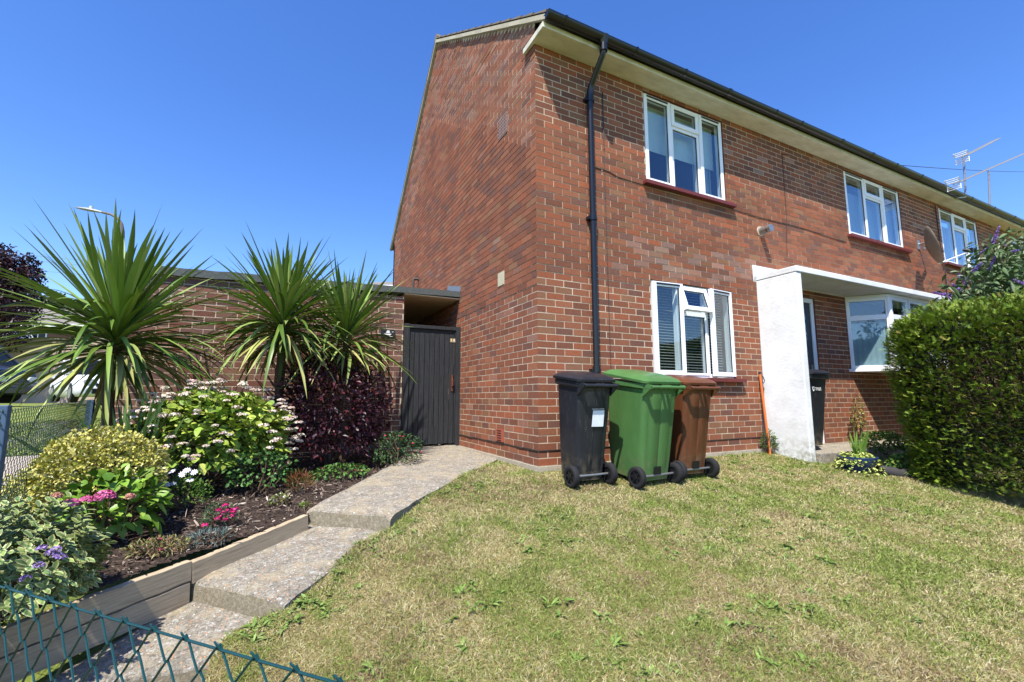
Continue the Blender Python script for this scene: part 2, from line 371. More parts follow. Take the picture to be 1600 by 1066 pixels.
# grass blades
def blades(name, n, reg, zf, cols_green, cols_straw, hmin, hmax, w, label, dens_near=True, lean=1.1, gthr=.52, keepf=None):
    x = R.uniform(reg[0], reg[1], n); y = R.uniform(reg[2], reg[3], n)
    if dens_near:
        d = np.hypot(x-CAM[0], y-CAM[1]); k = R.random(n) < np.clip((2.4/d)**1.3, .1, 1); x, y = x[k], y[k]
    if keepf is not None: k = keepf(x, y); x, y = x[k], y[k]
    n = len(x); d = np.hypot(x-CAM[0], y-CAM[1]); sc = np.clip(d/3.0, .8, 1.6)
    gn = .3*vnoise(x, y, .6, 1)+.42*vnoise(x, y, .15, 2)+.28*vnoise(x, y, .06, 5)+R.normal(0, .16, n)
    green = gn > gthr
    K = np.where(green[:, None], pick(cols_green, n, .20), pick(cols_straw, n, .18)); br = np.clip((vnoise(x, y, .5, 41)*.6+vnoise(x, y, .13, 42)*.4-.55)*4, 0, 1)[:, None]*(R.random(n) < .6)[:, None]*(~green)[:, None]; K = K*(1-br)+lin((150, 124, 96))*br*(.8+.4*R.random((n, 1)))
    P = np.c_[x, y, zf(x, y)-.004]; a = R.uniform(0, 2*np.pi, n); q = lean*R.uniform(.1, 1, n)**.7
    D = np.c_[np.cos(a)*np.sin(q), np.sin(a)*np.sin(q), np.cos(q)]; N = rdir(n)
    L = (hmin+(hmax-hmin)*R.beta(1.6, 3.2, n)*1.5)*np.where(green, 1.1, .95)*(.7+.7*vnoise(x, y, .35, 31))
    V, Fq, K = leaves(P, D, N, L, w*sc*R.uniform(.7, 1.4, n), K, prof=((0, 1.), (.5, .8), (1, .1)), bend=.3, fold=.0, flat2=True)
    o = fast_mesh(name, V, Fq, mat_grassb, K); return tag(o, label, 'grass', kind='stuff')
GREEN = [(136, 154, 70), (150, 164, 80), (120, 142, 62), (160, 170, 94)]
STRAW = [(204, 190, 134), (190, 178, 118), (212, 200, 152), (182, 172, 110), (186, 160, 114), (216, 206, 166)]
def lawn_keep(x, y):
    u = (x-CAM[0])*_rt[0]+(y-CAM[1])*_rt[1]; d = (x-CAM[0])*_fw[0]+(y-CAM[1])*_fw[1]
    return in_poly(x, y, LAWN) & (d > .9) & (np.abs(u) < d*1.22+.2) & ~in_poly(x, y, [(3.9, -.35), (9, -.35), (9, .1), (3.9, .1)])
blades('lawn_grass', 2400000, (-2.9, 6.0, -4.1, .9), lawn_z, GREEN, STRAW, .020, .056, .0026, 'short sun-bleached lawn grass with green patches covering the front garden', gthr=.55, keepf=lawn_keep)
# longer green tufts along the path edge and walls
def edge_keep(x, y):
    E_ = np.array(PE); dm = np.full(x.shape, 9.)
    for i in range(len(E_)-1):
        a, b = E_[i], E_[i+1]; t = np.clip(((x-a[0])*(b[0]-a[0])+(y-a[1])*(b[1]-a[1]))/((b-a)@(b-a)), 0, 1)
        dm = np.minimum(dm, np.hypot(x-a[0]-t*(b[0]-a[0]), y-a[1]-t*(b[1]-a[1])))
    wall = np.where((x > 0) & (x < 4), np.abs(y+.04), 9)
    nn = vnoise(x, y, .25, 9)
    return in_poly(x, y, LAWN) & ((dm < .17*nn**1.5*1.6+.0) | (wall < .12*nn**2))
blades('edge_grass', 60000, (-2.9, 4.2, -3.4, .9), lambda x, y: lawn_z(x, y)+.005, GREEN, STRAW[:3]+GREEN, .03, .075, .0045, 'longer green grass tufts fringing the concrete path and house wall', False, .9, .3, edge_keep)
# broad-leaved weeds in the lawn
n = 4200; wx = R.uniform(-2.4, 4.6, n); wy = R.uniform(-3.5, -.15, n); k = lawn_keep(wx, wy) & (vnoise(wx, wy, .35, 12) > .56); wx, wy = wx[k], wy[k]
# denser weeds along the path edge
ex = []; E_ = np.array(PE[1:8])
for i in range(len(E_)-1):
    for _ in range(9):
        t = random.random(); q = E_[i]*(1-t)+E_[i+1]*t; ex.append((q[0]+random.uniform(.02, .16), q[1]-random.uniform(.02, .12)))
ex = np.array(ex); wx = np.r_[wx, ex[:, 0]]; wy = np.r_[wy, ex[:, 1]]
m_ = 8; wx = np.repeat(wx, m_); wy = np.repeat(wy, m_); n = len(wx); s = np.repeat(R.gamma(4, .16, n//m_).clip(.3, 1.2), m_)
a = R.uniform(0, 2*np.pi, n); q = R.uniform(.8, 1.45, n); D = np.c_[np.cos(a)*np.sin(q), np.sin(a)*np.sin(q), np.cos(q)]
P = np.c_[wx+R.normal(0, .012, n), wy+R.normal(0, .012, n), lawn_z(wx, wy)+.004]
V, Fq, K = leaves(P, D, np.tile([0, 0, 1.], (n, 1)), s*R.uniform(.03, .065, n), s*R.uniform(.008, .018, n), pick([(120, 150, 68), (134, 162, 78), (146, 168, 92)], n), bend=.2, fold=.3)
tag(fast_mesh('lawn_weeds', V, Fq, mat_leaf, K), 'flat green rosettes of weeds scattered through the dry lawn', 'weeds', kind='stuff')
# ------------------------------------------------------------------ concrete path and steps
def slab(name, top, thick, seg=.07, zamp=.006, seed=0):
    """top: quad strip [(left3, right3), ...] back to front; rounded worn front edge"""
    mb = MB(); L = [np.array(a) for a, b in top]; Rr = [np.array(b) for a, b in top]; rows = []
    def pt(t):
        q = t*(len(L)-1); i = min(int(q), len(L)-2); f = q-i; return L[i]*(1-f)+L[i+1]*f, Rr[i]*(1-f)+Rr[i+1]*f
    total = sum(np.linalg.norm(L[i+1]-L[i]) for i in range(len(L)-1)); nn = max(6, int(total/seg)); m = 12
    for j in range(nn+1):
        t = j/nn; a, b = pt(t); row = []
        for i in range(m+1):
            s = i/m; q = a*(1-s)+b*s; edge = min(s, 1-s)
            dz = -.022*max(0, 1-edge/.05)**2 - .012*max(0, 1-(1-t)*total/.04)**2
            q = q+np.array([0, 0, dz+zamp*(float(vnoise(q[0], q[1], .12, seed))-.5)*2]); row.append(q)
        row = [row[0]-np.array([0, 0, thick])] + row + [row[-1]-np.array([0, 0, thick])]; rows.append(row)
    f = rows[-1]; fdir = nrm(((L[-1]-L[-2])+(Rr[-1]-Rr[-2]))*np.array([1, 1, 0]))
    r2 = [q+fdir*.008-np.array([0, 0, .014]) for q in f[1:-1]]; rows.append([f[0]]+r2+[f[-1]])
    r3 = [np.array([q[0]+fdir[0]*(.016+.008*float(vnoise(q[0]*3, q[1]*3, .1, 4))), q[1]+fdir[1]*.016, q[2]-thick]) for q in f[1:-1]]; rows.append([f[0]]+r3+[f[-1]])
    V = np.array(rows); h, w = V.shape[:2]; idx = np.arange(h*w).reshape(h, w)
    Fq = np.stack([idx[:-1, :-1], idx[1:, :-1], idx[1:, 1:], idx[:-1, 1:]], -1).reshape(-1, 4)
    o = fast_mesh(name, V.reshape(-1, 3), Fq, mat_conc, smooth=True); o.data.set_sharp_from_angle(angle=math.radians(38)); o.data.materials.append(mat_riser); mi = np.zeros(len(Fq), dtype=np.int32); mi[-(w-1):] = 1; o.data.polygons.foreach_set('material_index', mi); return o
P0L, P0R = (-.83, 2.6, 0.0), (-.004, 2.6, 0.0)
sl1 = slab('path', [((-.84, 2.45, 0.005), (-.004, 2.45, 0.005)), ((-.86, 1.95, .0), (-.004, 1.7, .0)), (tuple(atz(625, 716, -.01)), (-.02, .92, -.015)),
      (tuple(atz(560, 750, -.05)), tuple(atz(700, 752, -.045))), (tuple(atz(515, 773, -.08)), tuple(atz(650, 778, -.08))), (tuple(S1TL), tuple(S1TR))], .2, seed=1)
tag(sl1, kind='structure')
def back(a, b, t, z): q = np.array(a)*(1-t)+np.array(b)*t; q[2] = z; return q
s2a = S1TL.copy(); s2a[1] += .05; s2a[2] = -.215; s2b = S1TR.copy(); s2b[1] += .05; s2b[2] = -.215
tag(slab('path_step', [(s2a, s2b), (back(s2a, S2TL, .5, -.255), back(s2b, S2TR, .5, -.255)), (S2TL, S2TR)], .2, seed=2), kind='structure')
s3a = S2TL.copy(); s3a[1] += .05; s3a[2] = -.405; s3b = S2TR.copy(); s3b[1] += .05; s3b[2] = -.405
tag(slab('path_step', [(s3a, s3b), (back(s3a, S3TL, .5, -.44), back(s3b, S3TR, .5, -.44)), (S3TL, S3TR)], .2, seed=3), kind='structure')
s4a = S3TL.copy(); s4a[1] += .05; s4a[2] = -.58; s4b = S3TR.copy(); s4b[1] += .05; s4b[2] = -.58
tag(slab('path_step', [(s4a, s4b), (s4a+np.array([-.7, -1.6, -.05]), s4b+np.array([-.5, -1.8, -.05]))], .2, seed=4), kind='structure')
# ------------------------------------------------------------------ planting bed
def mk_soil():
    m = NT('bed_soil'); m.base(m.ramp(m.noise(30, 8, .7), [(.3, (46, 38, 33)), (.7, (88, 74, 64))]), .95, 0, .15); m.bump(m.noise(50, 6), 1, .03); return m.m
PA, PB = atz(478, 804, -.125), atz(296, 879, -.205)       # top edge of the upper plank
PC = atz(118, 944, -.225); PD = PB + (PC-PB)*2.6; PD[2] = PB[2]-.04
inn = np.array([-.020, .013, 0])
BED = [(-.86, 2.36)] + [tuple(atz(625, 716, -.02)[:2]), tuple(atz(560, 750, -.05)[:2]), tuple((PA+inn)[:2]), tuple((PB+inn)[:2]), tuple((PD+inn)[:2]), (fence_x(-2.6)+.03, -2.6), (fence_x(2.36)+.03, 2.36)]
gx = np.linspace(-4.3, -.7, 130); gy = np.linspace(-2.8, 2.4, 190); X, Y = np.meshgrid(gx, gy)
keep = in_poly((X[:-1, :-1]+X[1:, 1:])/2, (Y[:-1, :-1]+Y[1:, 1:])/2, BED).ravel()
idx = np.arange(X.size).reshape(X.shape); Fq = np.stack([idx[:-1, :-1], idx[:-1, 1:], idx[1:, 1:], idx[1:, :-1]], -1).reshape(-1, 4)[keep]
tag(fast_mesh('bed_soil', np.c_[X.ravel(), Y.ravel(), bed_z(X.ravel(), Y.ravel())-.02+.02*vnoise(X.ravel(), Y.ravel(), .15, 8)], Fq, mk_soil(), smooth=True), kind='structure')
n = 26000; x = R.uniform(-4.2, -.8, n); y = R.uniform(-2.7, 2.35, n); k = in_poly(x, y, BED); x, y = x[k], y[k]; n = len(x)
D = rdir(n); D[:, 2] = np.abs(D[:, 2])*.35; N = rdir(n); N[:, 2] = 1.1
V, Fq, K = leaves(np.c_[x, y, bed_z(x, y)+R.uniform(-.012, .014, n)], D, N, R.gamma(3, .009, n).clip(.01, .07), R.uniform(.004, .013, n),
    pick([(78, 64, 55), (102, 86, 76), (126, 110, 98), (58, 48, 43), (158, 144, 128), (190, 178, 162)], n, .2, [.27, .27, .21, .11, .09, .05]), prof=((0, .7), (.5, 1), (1, .6)), bend=0, fold=.3)
tag(fast_mesh('bark_mulch', V, Fq, attr_mat('bark_chip', .9, .4, 120), K), 'dark shredded bark mulch covering the planting bed', 'mulch', kind='stuff')
def plank(a, b, h0, h1, th=.045, name='timber_edging'):
    a = np.array(a); b = np.array(b); d = nrm((b-a)*np.array([1, 1, 0])); nrm_ = np.array([-d[1], d[0], 0.])
    if nrm_[0] > 0: nrm_ = -nrm_
    o = empty(name, tuple((a+b)/2)); ang = math.atan2((b-a)[1], (b-a)[0]); L = np.linalg.norm((b-a)[:2]); o.rotation_euler = (0, -math.atan2((b-a)[2], L), ang); return o, L, ang
def board(name, a, b, h, label, th=.045, parent=None):
    a = np.array(a); b = np.array(b); L = np.linalg.norm(b-a); mb = MB()
    nseg = 24; rings = []
    for i in range(nseg+1):
        x_ = -L/2+L*i/nseg; w_ = .002*math.sin(i*1.7); rings.append([(x_, -th/2, -h+w_), (x_, th/2, -h+w_), (x_, th/2, w_), (x_, -th/2, w_)])
    mb.loft(rings); o = mb.build(name, mat_plank, parent, bevel=.004); o.location = tuple((a+b)/2)
    o.rotation_euler = Vector(tuple(b-a)).to_track_quat('X', 'Z').to_euler(); return tag(o, label, 'timber edging')
board('timber_plank', PB, PA, .115, 'weathered single timber plank edging the bed beside the upper step')
board('timber_plank', PD, PB+np.array([0, 0, .012]), .105, 'upper of two stacked weathered timber planks edging the lower bed')
board('timber_plank', PD-np.array([0, 0, .112]), PB-np.array([0, 0, .10]), .115, 'lower of two stacked weathered timber planks, resting by the bottom step')
# ------------------------------------------------------------------ the brick house
HL = 20.0; HD = 7.2; EZ = 4.66; RY = 3.74; RZ = 7.42
COURSE, BW, JT = .075, .225, .010
house = empty('terraced_house', (0, 0, 0), 0, 'red brick end-of-terrace house with white windows and black gutter', 'house')
def roofline(y): return np.where(y < RY, 4.72+(RZ+.09-4.72)*(y+.30)/(RY+.30), 4.44+(RZ+.09-4.44)*(HD+.22-y)/(HD+.22-RY))
BR = [(150, 94, 69), (157, 98, 71), (142, 87, 63), (160, 105, 76), (132, 84, 66), (112, 82, 73), (146, 108, 80), (164, 94, 64), (122, 79, 62)]
def brick_wall(name, parent, face, u0, u1, z0, z1, opens, own_corner, proud, cols=BR, wts=None, white=None, ulimit=None, org=(0, 0), base_off=0):
    """face 'front': u=x outward -y, origin y=org ; 'gable': u=y outward -x.  bricks stand proud of a mortar sheet with real openings"""
    def mp(u, o, z):
        if face == 'front': return (u, org[1]-o, z)
        if face == 'gable': return (org[0]-o, u, z)
        return (org[0]+o, u, z)
    # mortar sheet
    us = sorted({u0, u1, *[q for o in opens for q in o[:2] if u0 < q < u1]}); mb = MB(); zs = sorted({z0, z1, *[q for o in opens for q in o[2:4] if z0 < q < z1]})
    if ulimit is None:
        for i in range(len(us)-1):
            for j in range(len(zs)-1):
                cu, cz = (us[i]+us[i+1])/2, (zs[j]+zs[j+1])/2
                if any(o[0] < cu < o[1] and o[2] < cz < o[3] for o in opens): continue
                mb.add([mp(us[i], 0, zs[j]), mp(us[i+1], 0, zs[j]), mp(us[i+1], 0, zs[j+1]), mp(us[i], 0, zs[j+1])], [(0, 1, 2, 3)], 0)
    else:
        mb.add([mp(0, 0, z0), mp(u1, 0, z0), mp(u1, 0, float(roofline(u1))), mp(RY, 0, float(roofline(RY))), mp(0, 0, float(roofline(0)))], [(0, 1, 2, 3, 4)], 0)
    for o in opens:
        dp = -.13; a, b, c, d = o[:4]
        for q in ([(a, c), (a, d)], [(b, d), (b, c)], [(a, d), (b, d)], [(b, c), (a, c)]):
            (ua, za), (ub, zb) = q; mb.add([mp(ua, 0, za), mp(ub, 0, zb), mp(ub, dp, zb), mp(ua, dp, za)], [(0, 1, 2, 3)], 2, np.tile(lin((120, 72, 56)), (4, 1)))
    nr = int(round((z1-z0)/COURSE)); kbig = []
    for r in range(nr+1):
        za = z0+r*COURSE+JT/2; zb = za+COURSE-JT; 
        if za >= z1-.02: break
        zb = min(zb, z1-.003); first = .1025 if (r+own_corner) % 2 else .215
        u = u0; lst = [(u0, u0+first)] if u0 == 0 else [(u0+.005, u0+first)]; u = u0+first+JT
        while u < u1: lst.append((u, u+BW-JT)); u += BW
        for (a, b) in lst:
            b = min(b, u1-.002)
            if b-a < .03: continue
            if ulimit is not None:
                zt = zb+.01
                if zt > float(roofline(a)) or zt > float(roofline(b)):
                    # trim to slope
                    m0 = a
                    while m0 < b and zt > float(roofline(m0)): m0 += .02
                    m1 = b
                    while m1 > a and zt > float(roofline(m1)): m1 -= .02
                    if m1-m0 < .03: continue
                    a, b = m0, m1
            segs = [(a, b, za, zb)]
            for o in opens:
                ns = []
                for (a2, b2, c2, d2) in segs:
                    if b2 <= o[0] or a2 >= o[1] or d2 <= o[2]+.01 or c2 >= o[3]-.01: ns.append((a2, b2, c2, d2)); continue
                    if a2 < o[0]-.02: ns.append((a2, o[0], c2, d2))
                    if b2 > o[1]+.02: ns.append((o[1], b2, c2, d2))
                    if c2 < o[2]-.015: ns.append((max(a2, o[0]), min(b2, o[1]), c2, o[2]))
                    if d2 > o[3]+.015: ns.append((max(a2, o[0]), min(b2, o[1]), o[3], d2))
                segs = ns
            for (a2, b2, c2, d2) in segs:
                kbig.append((a2, b2, c2, d2))
    B = np.array(kbig); n = len(B); B[:, :2] += np.where(B[:, :2] > u0+.02, R.normal(0, .0012, (n, 2)), 0); B[:, 2:] += R.normal(0, .0007, (n, 2))
    pr = proud(B[:, 0], B[:, 2]) + R.normal(0, .0004, n)
    cl = pick(cols, n, .10, wts); cl = cl*.64+cl.mean(0)*.36
    if white is not None:
        wv = white((B[:, 0]+B[:, 1])/2, (B[:, 2]+B[:, 3])/2)[:, None]; cl = cl*(1-wv)+lin((190, 172, 160))*wv
    a, b, c, d = B.T; z0_ = np.full(n, -.003)
    Q = [(a, z0_, c), (b, z0_, c), (b, z0_, d), (a, z0_, d), (a, pr, c), (b, pr, c), (b, pr, d), (a, pr, d)]
    V = np.stack([np.stack(mpv, -1) for mpv in [mp_arr(face, org, *q) for q in Q]], 1)
    Fb = np.array([(4, 5, 6, 7), (0, 1, 5, 4), (1, 2, 6, 5), (2, 3, 7, 6), (3, 0, 4, 7)])
    Fq = (np.arange(n)[:, None, None]*8+Fb[None]).reshape(-1, 4); base = mb.n
    mb.v.append(V.reshape(-1, 3)); mb.f += [tuple(int(i)+base for i in f) for f in Fq]; mb.mi += [1]*len(Fq)
    mb.col.append(np.c_[np.repeat(cl, 8, 0), np.ones(n*8)]); mb.n += n*8; mb.anycol = True
    return mb.build(name, [mat_mortar, mat_brick, mat_brick], parent)
def mp_arr(face, org, u, o, z):
    if face == 'front': return (u, org[1]-o, z)
    if face == 'gable': return (org[0]-o, u, z)
    return (org[0]+o, u, z)
W1 = (1.585, 3.07, 3.36, 4.60); W2 = (6.12, 7.99, 3.42, 4.60); W3 = (9.6, 11.4, 3.40, 4.60); LW = (1.585, 3.035, .93, 2.115)
W4 = (13.4, 15.2, 3.40, 4.60); DR = (3.98, 4.95, -.02, 2.20); BY = (5.80, 8.30, 1.12, 2.31)
def pr_front(u, z): return np.where((z > 2.0) & (z < 3.72),   .0048, np.where(z > 3.72, .002, .0016)) + .001*(vnoise(u, z, .8, 6)-.5)
def pr_gable(u, z): return np.where(z > 1.85, np.where((roofline(u)-z < 1.5) & (vnoise(u, z, .5, 21) > .42), .0022, .0072), .0018) + .001*(vnoise(u, z, .8, 7)-.5)
def white_front(u, z): return np.where((u > 1.1) & (u < 3.6) & (z > 2.15) & (z < 2.62) & (R.random(len(u)) < .45), R.uniform(.05, .34, len(u)), np.where((z > 4.0) & (R.random(len(u)) < .04), .3, 0))
def white_gable(u, z):
    e = np.clip(1-(roofline(u)-z)/1.6, 0, 1); return np.where(R.random(len(u)) < .35*e+.03, R.uniform(.05, .22, len(u)), 0)
brick_wall('front_wall', house, 'front', 0, HL, 0, EZ-.012, [W1, W2, W3, W4, LW, DR, BY], 0, pr_front, white=white_front)
brick_wall('gable_wall', house, 'gable', 0, HD, 0, RZ+.1, [], 1, pr_gable, white=white_gable, ulimit=True,
   wts=[.14, .12, .16, .08, .12, .12, .08, .08, .10])
mb = MB(); mb.box((-.004, HD-.1, -.3), (HL, HD, 4.5)); mb.box((HL-.1, 0, -.3), (HL, HD, 4.6)); mb.build('rear_wall', mat_brick, house)
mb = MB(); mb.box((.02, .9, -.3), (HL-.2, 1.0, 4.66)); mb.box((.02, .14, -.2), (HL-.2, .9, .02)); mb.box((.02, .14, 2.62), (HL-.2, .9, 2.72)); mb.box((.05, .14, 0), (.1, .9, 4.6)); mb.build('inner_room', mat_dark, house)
mb = MB(); mb.box((-.02, -.025, -.5), (HL, .05, -.003)); mb.box((-.022, .05, -.5), (.05, HD, -.003)); mb.build('footing', simple('footing_concrete', (168, 158, 140), .95, 0, .2, .25, 18, .8), house)
mb = MB()
for i in range(46):   # cracked damp-proof line, dark bitumen
    y_ = i*.16; mb.box((-.0095-.002*math.sin(i*1.3), y_, .145+.003*math.sin(i*2.1)), (0, y_+.161, .156+.004*math.sin(i*2.1)))
for i in range(18): x_ = i*.22; mb.box((x_, -.0085, .146), (x_+.221, 0, .155+.002*math.sin(i)))
mb.build('damp_course', simple('damp_course_bitumen', (40, 38, 34), .8), house)
# soffit slab, roof
mb = MB(); mb.box((-.012, -.255, EZ-.012), (HL, .0, EZ+.05)); mb.box((-.05, -.257, EZ-.014), (-.0115, .20, EZ+.052)); s_ = mb.build('soffit', mat_soffit, house, bevel=.004)
def mk_roof():
    mb = MB(); T = .045; n1 = np.array([0, -(RZ-EZ), RY+.1]); 
    A = (-.33, EZ+.075-.17+.0); # front eave point (y,z)
    yA = -.30; zA = EZ+.06+(-.0); yR, zR = RY, RZ+.10; yB = HD+.22; zB = 4.50-.06
    for (ya, za, yb, zb) in ((yA, zA, yR, zR), (yR, zR, yB, zB)):
        mb.prism([(-.03, ya, za), (-.03, yb, zb), (-.03, yb, zb+T), (-.03, ya, za+T)], (HL+.09, 0, 0), 0)
        d = np.array([0, yb-ya, zb-za]); L = np.linalg.norm(d); d /= L; up = np.array([0, -d[2], d[1]]); nt_ = int(L/.335)
        for i in range(nt_):   # tile courses, each lifts over the one below; short run kept near the verge, long sheet behind
            s0 = i*L/nt_; a0 = np.array([-.055, ya, za])+d*s0+up*(T+.004); 
            lowf = up*(.026 if (za < zb) else .006); highf = up*(.006 if (za < zb) else .026)
            q = [a0, a0+d*(L/nt_+.02), a0+d*(L/nt_+.02)+highf, a0+lowf]; mb.prism(q, (HL+.11, 0, 0), 0)
    mb.tube([(-.05, RY, RZ+.15), (HL+.08, RY, RZ+.15)], .09, 10)
    mb.build('roof', mat_roof, house)
    mb = MB()
    for (ya, za, yb, zb) in ((yA+.0, zA-.02, yR, zR-.03), (yR, zR-.03, yB, zB-.02)):
        m_ = 14
        for i in range(m_):
            t0, t1 = i/m_, (i+1)/m_; j0 = .006*math.sin(i*2.3)
            mb.prism([(-.052+j0*.5, ya+(yb-ya)*t0, za+(zb-za)*t0+.0), (-.052+j0*.5, ya+(yb-ya)*t1, za+(zb-za)*t1+.0), (-.05, ya+(yb-ya)*t1, za+(zb-za)*t1+.062), (-.05, ya+(yb-ya)*t0, za+(zb-za)*t0+.062)], (.045, 0, 0))
    mb.build('verge', mat_verge, house)
mk_roof()
# gutters and downpipe
def gutter(x0, x1, y, z, r=.062, name='gutter'):
    mb = MB(); prof = [(y+r*math.cos(t), z+r*math.sin(t)*1.05) for t in np.linspace(math.pi, 2*math.pi, 10)] + [(y+(r-.004)*math.cos(t), z+(r-.004)*math.sin(t)*1.05) for t in np.linspace(2*math.pi, math.pi, 10)]
    mb.loft([[(x0, a, b) for a, b in prof], [(x1, a, b) for a, b in prof]])
    endp = [(y+r*math.cos(t), z+r*math.sin(t)*1.05) for t in np.linspace(math.pi, 2*math.pi, 10)]
    mb.prism([(x0-.006, a, b) for a, b in endp], (.006, 0, 0)); return mb.build(name, mat_blackpl, house, smooth='auto')
gt = gutter(-.045, HL, -.325, 4.755)
mb = MB()
def gband(mb, x, w, y=-.325, z=4.755, r=.069):
    pf = [(y+r*math.cos(t), z+.004+r*math.sin(t)*1.05) for t in np.linspace(math.pi, 2*math.pi, 10)]+[(y+(r-.01)*math.cos(t), z+.004+(r-.01)*math.sin(t)*1.05) for t in np.linspace(2*math.pi, math.pi, 10)]
    mb.loft([[(x, a, b) for a, b in pf], [(x+w, a, b) for a, b in pf]])
for x_ in (.16, 1.15, 1.95, 2.75, 3.75, 4.35, 5.4, 6.3, 7.1, 8.0, 9.2, 10.1, 11.2, 12.3, 13.5, 14.6, 16, 17): mb = MB(); gband(mb, x_, .028 if int(x_*10) % 3 else .06); mb.build('gutter_bracket', mat_blackpl, gt)
dp_x = .705; dpy = -.055
dpo = MB(); dpo.tube([(dp_x, -.325, 4.70), (dp_x, -.325, 4.60), (dp_x, -.30, 4.54), (dp_x, -.09, 4.32), (dp_x, dpy, 4.25), (dp_x, dpy, 4.0), (dp_x, dpy, -.02)], .034, 14)
downpipe = dpo.build('downpipe', mat_blackpl, house, smooth='auto')
def clip(f):
    mb = MB(); f(mb); mb.build('pipe_clip', mat_blackpl, downpipe, smooth='auto')
clip(lambda mb: (mb.tube([(dp_x, -.325, 4.70), (dp_x, -.325, 4.58)], .046, 14), mb.tube([(dp_x, -.325, 4.75), (dp_x, -.325, 4.67)], [.075, .046], 14)))
clip(lambda mb: mb.tube([(dp_x, -.09, 4.315), (dp_x, dpy-.004, 4.25), (dp_x, dpy, 4.14)], .041, 14))
for z_ in (2.68, .95, 4.13): clip(lambda mb: (mb.tube([(dp_x, dpy, z_), (dp_x, dpy, z_+.07)], .043, 14), mb.box((dp_x-.06, dpy-.006, z_+.01), (dp_x+.06, .0, z_+.045))))
# windows
def bar(mb, x0, x1, y0, y1, z0, z1, mi=0): mb.box((x0, y0, z0), (x1, y1, z1), mi)
def leafframe(mb, x0, x1, z0, z1, yf, w=.045, d=.05):
    """rectangular sash: butt-jointed members"""
    bar(mb, x0, x0+w, yf, yf+d, z0, z1); bar(mb, x1-w, x1, yf, yf+d, z0, z1)
    bar(mb, x0+w, x1-w, yf+.0015, yf+d, z0, z0+w); bar(mb, x0+w, x1-w, yf+.0015, yf+d, z1-w, z1)
def window(o, m1, m2, name='window', opened=0, blind='roller', vz=.33):
    x0, x1, z0, z1 = o; yf = .03; root = MB(); fw_ = .05
    leafframe(root, x0+.002, x1-.002, z0+.002, z1-.002, yf, fw_, .07)
    for m in (m1, m2): bar(root, m-.03, m+.03, yf+.002, yf+.068, z0+fw_, z1-fw_)
    zt = z1-vz; bar(root, m1+.03, m2-.03, yf+.003, yf+.066, zt-.025, zt+.025)
    win = root.build(name, mat_upvc, house, bevel=.004)
    lights = [('casement', x0+.02, m1-.004, z0+.022, z1-.022, 'L' if opened else None), ('casement', m2+.004, x1-.02, z0+.022, z1-.022, 'R' if opened else None),
              ('top_light', m1+.008, m2-.008, zt+.004, z1-.024, 'T' if opened else None), ('fixed_light', m1+.008, m2-.008, z0+.03, zt-.01, None)]
    for nm, a, b, c, d, hinge in lights:
        if nm == 'fixed_light': w = .03; yo = .022
        else: w = .056; yo = .006
        mb = MB(); leafframe(mb, -(b-a)/2, (b-a)/2, 0, d-c, 0, w, .045)
        if nm == 'casement':   # trickle vent
            mb.box((-(b-a)/2+w*.9, -.008, d-c-.036), ((b-a)/2-w*.9, -.0005, d-c-.014), 1)
        s = mb.build(nm, [mat_upvc, mat_blackpl], win, bevel=.003); s.location = ((a+b)/2, yo, c)
        gm = MB(); gm.box((-(b-a)/2+w, .016, w), ((b-a)/2-w, .022, d-c-w)); gp = gm.build('pane', mat_glass, s)
        gk = MB(); leafframe(gk, -(b-a)/2+w-.006, (b-a)/2-w+.006, w-.006, d-c-w+.006, .012, .012, .014); gk.build('gasket', mat_blackpl, s)
        if hinge == 'T':
            s.location = ((a+b)/2, yo, d); s.rotation_euler = (-math.radians(17), 0, 0)
            for ch in s.children: ch.location.z -= (d-c)
            for v in s.data.vertices: v.co.z -= (d-c)
        elif hinge in 'LR' if hinge else False:
            sx = (b-a)/2*(1 if hinge == 'R' else -1); s.location.x += sx
            for v in s.data.vertices: v.co.x -= sx
            for ch in s.children: ch.location.x -= sx
            s.location.y -= .03; s.rotation_euler = (0, 0, math.radians(5 if hinge == 'R' else -5))
    sm = MB(); sm.box((x0-.06, -.075, z0-.045), (x1+.11, .028, z0-.004)); n_ = int((x1-x0+.16)/.155)
    for i in range(n_): sm.box((x0-.06+i*.157+.001, -.078, z0-.048), (x0-.06+i*.157+.154, -.0755, z0-.002))
    sm.build('sill', mat_sillred, win, bevel=.003)
    bm_ = MB()
    if blind == 'roller':
        bar(bm_, x0+.05, x1-.03, .16, .164, z0+(z1-z0)*.45, z1-.05); b_ = bm_.build('blind', mat_blind, win)
        cm = MB(); V = []
        for k in range(24): cm.box((x1-.42+k*.015, .19+.012*math.sin(k*1.4), z0), (x1-.42+k*.015+.015, .196+.012*math.sin(k*1.4), z1-.1))
        cm.build('curtain', mat_net, win)
    elif blind == 'net':
        for k in range(int((x1-x0)/.03)): bm_.box((x0+.03+k*.03, .16+.003*math.sin(k*1.9), z0), (x0+.06+k*.03, .165+.003*math.sin(k*1.9), z1-.28+0*k))
        bm_.build('curtain', mat_net, win)
    elif blind == 'venetian':
        for k in range(int((z1-z0-.1)/.036)):
            z_ = z0+.06+k*.036; bm_.box((x0+.07, .125, z_), (x1-.07, .146, z_+.0015), rot=(math.radians(30), 'X'))
        for xx in (x0+.25, m1+.25, x1-.25): bm_.box((xx, .142, z0+.05), (xx+.002, .144, z1-.05))
        bm_.build('blind', mat_slat, win)
    return win
window(W1, 2.075, 2.60, blind='roller'); window(W2, 6.78, 7.37, blind='net'); window(W3, 10.25, 10.82, blind='net'); window(W4, 14.05, 14.62, blind='net')
window(LW, 2.07, 2.57, opened=1, blind='venetian', vz=.36)
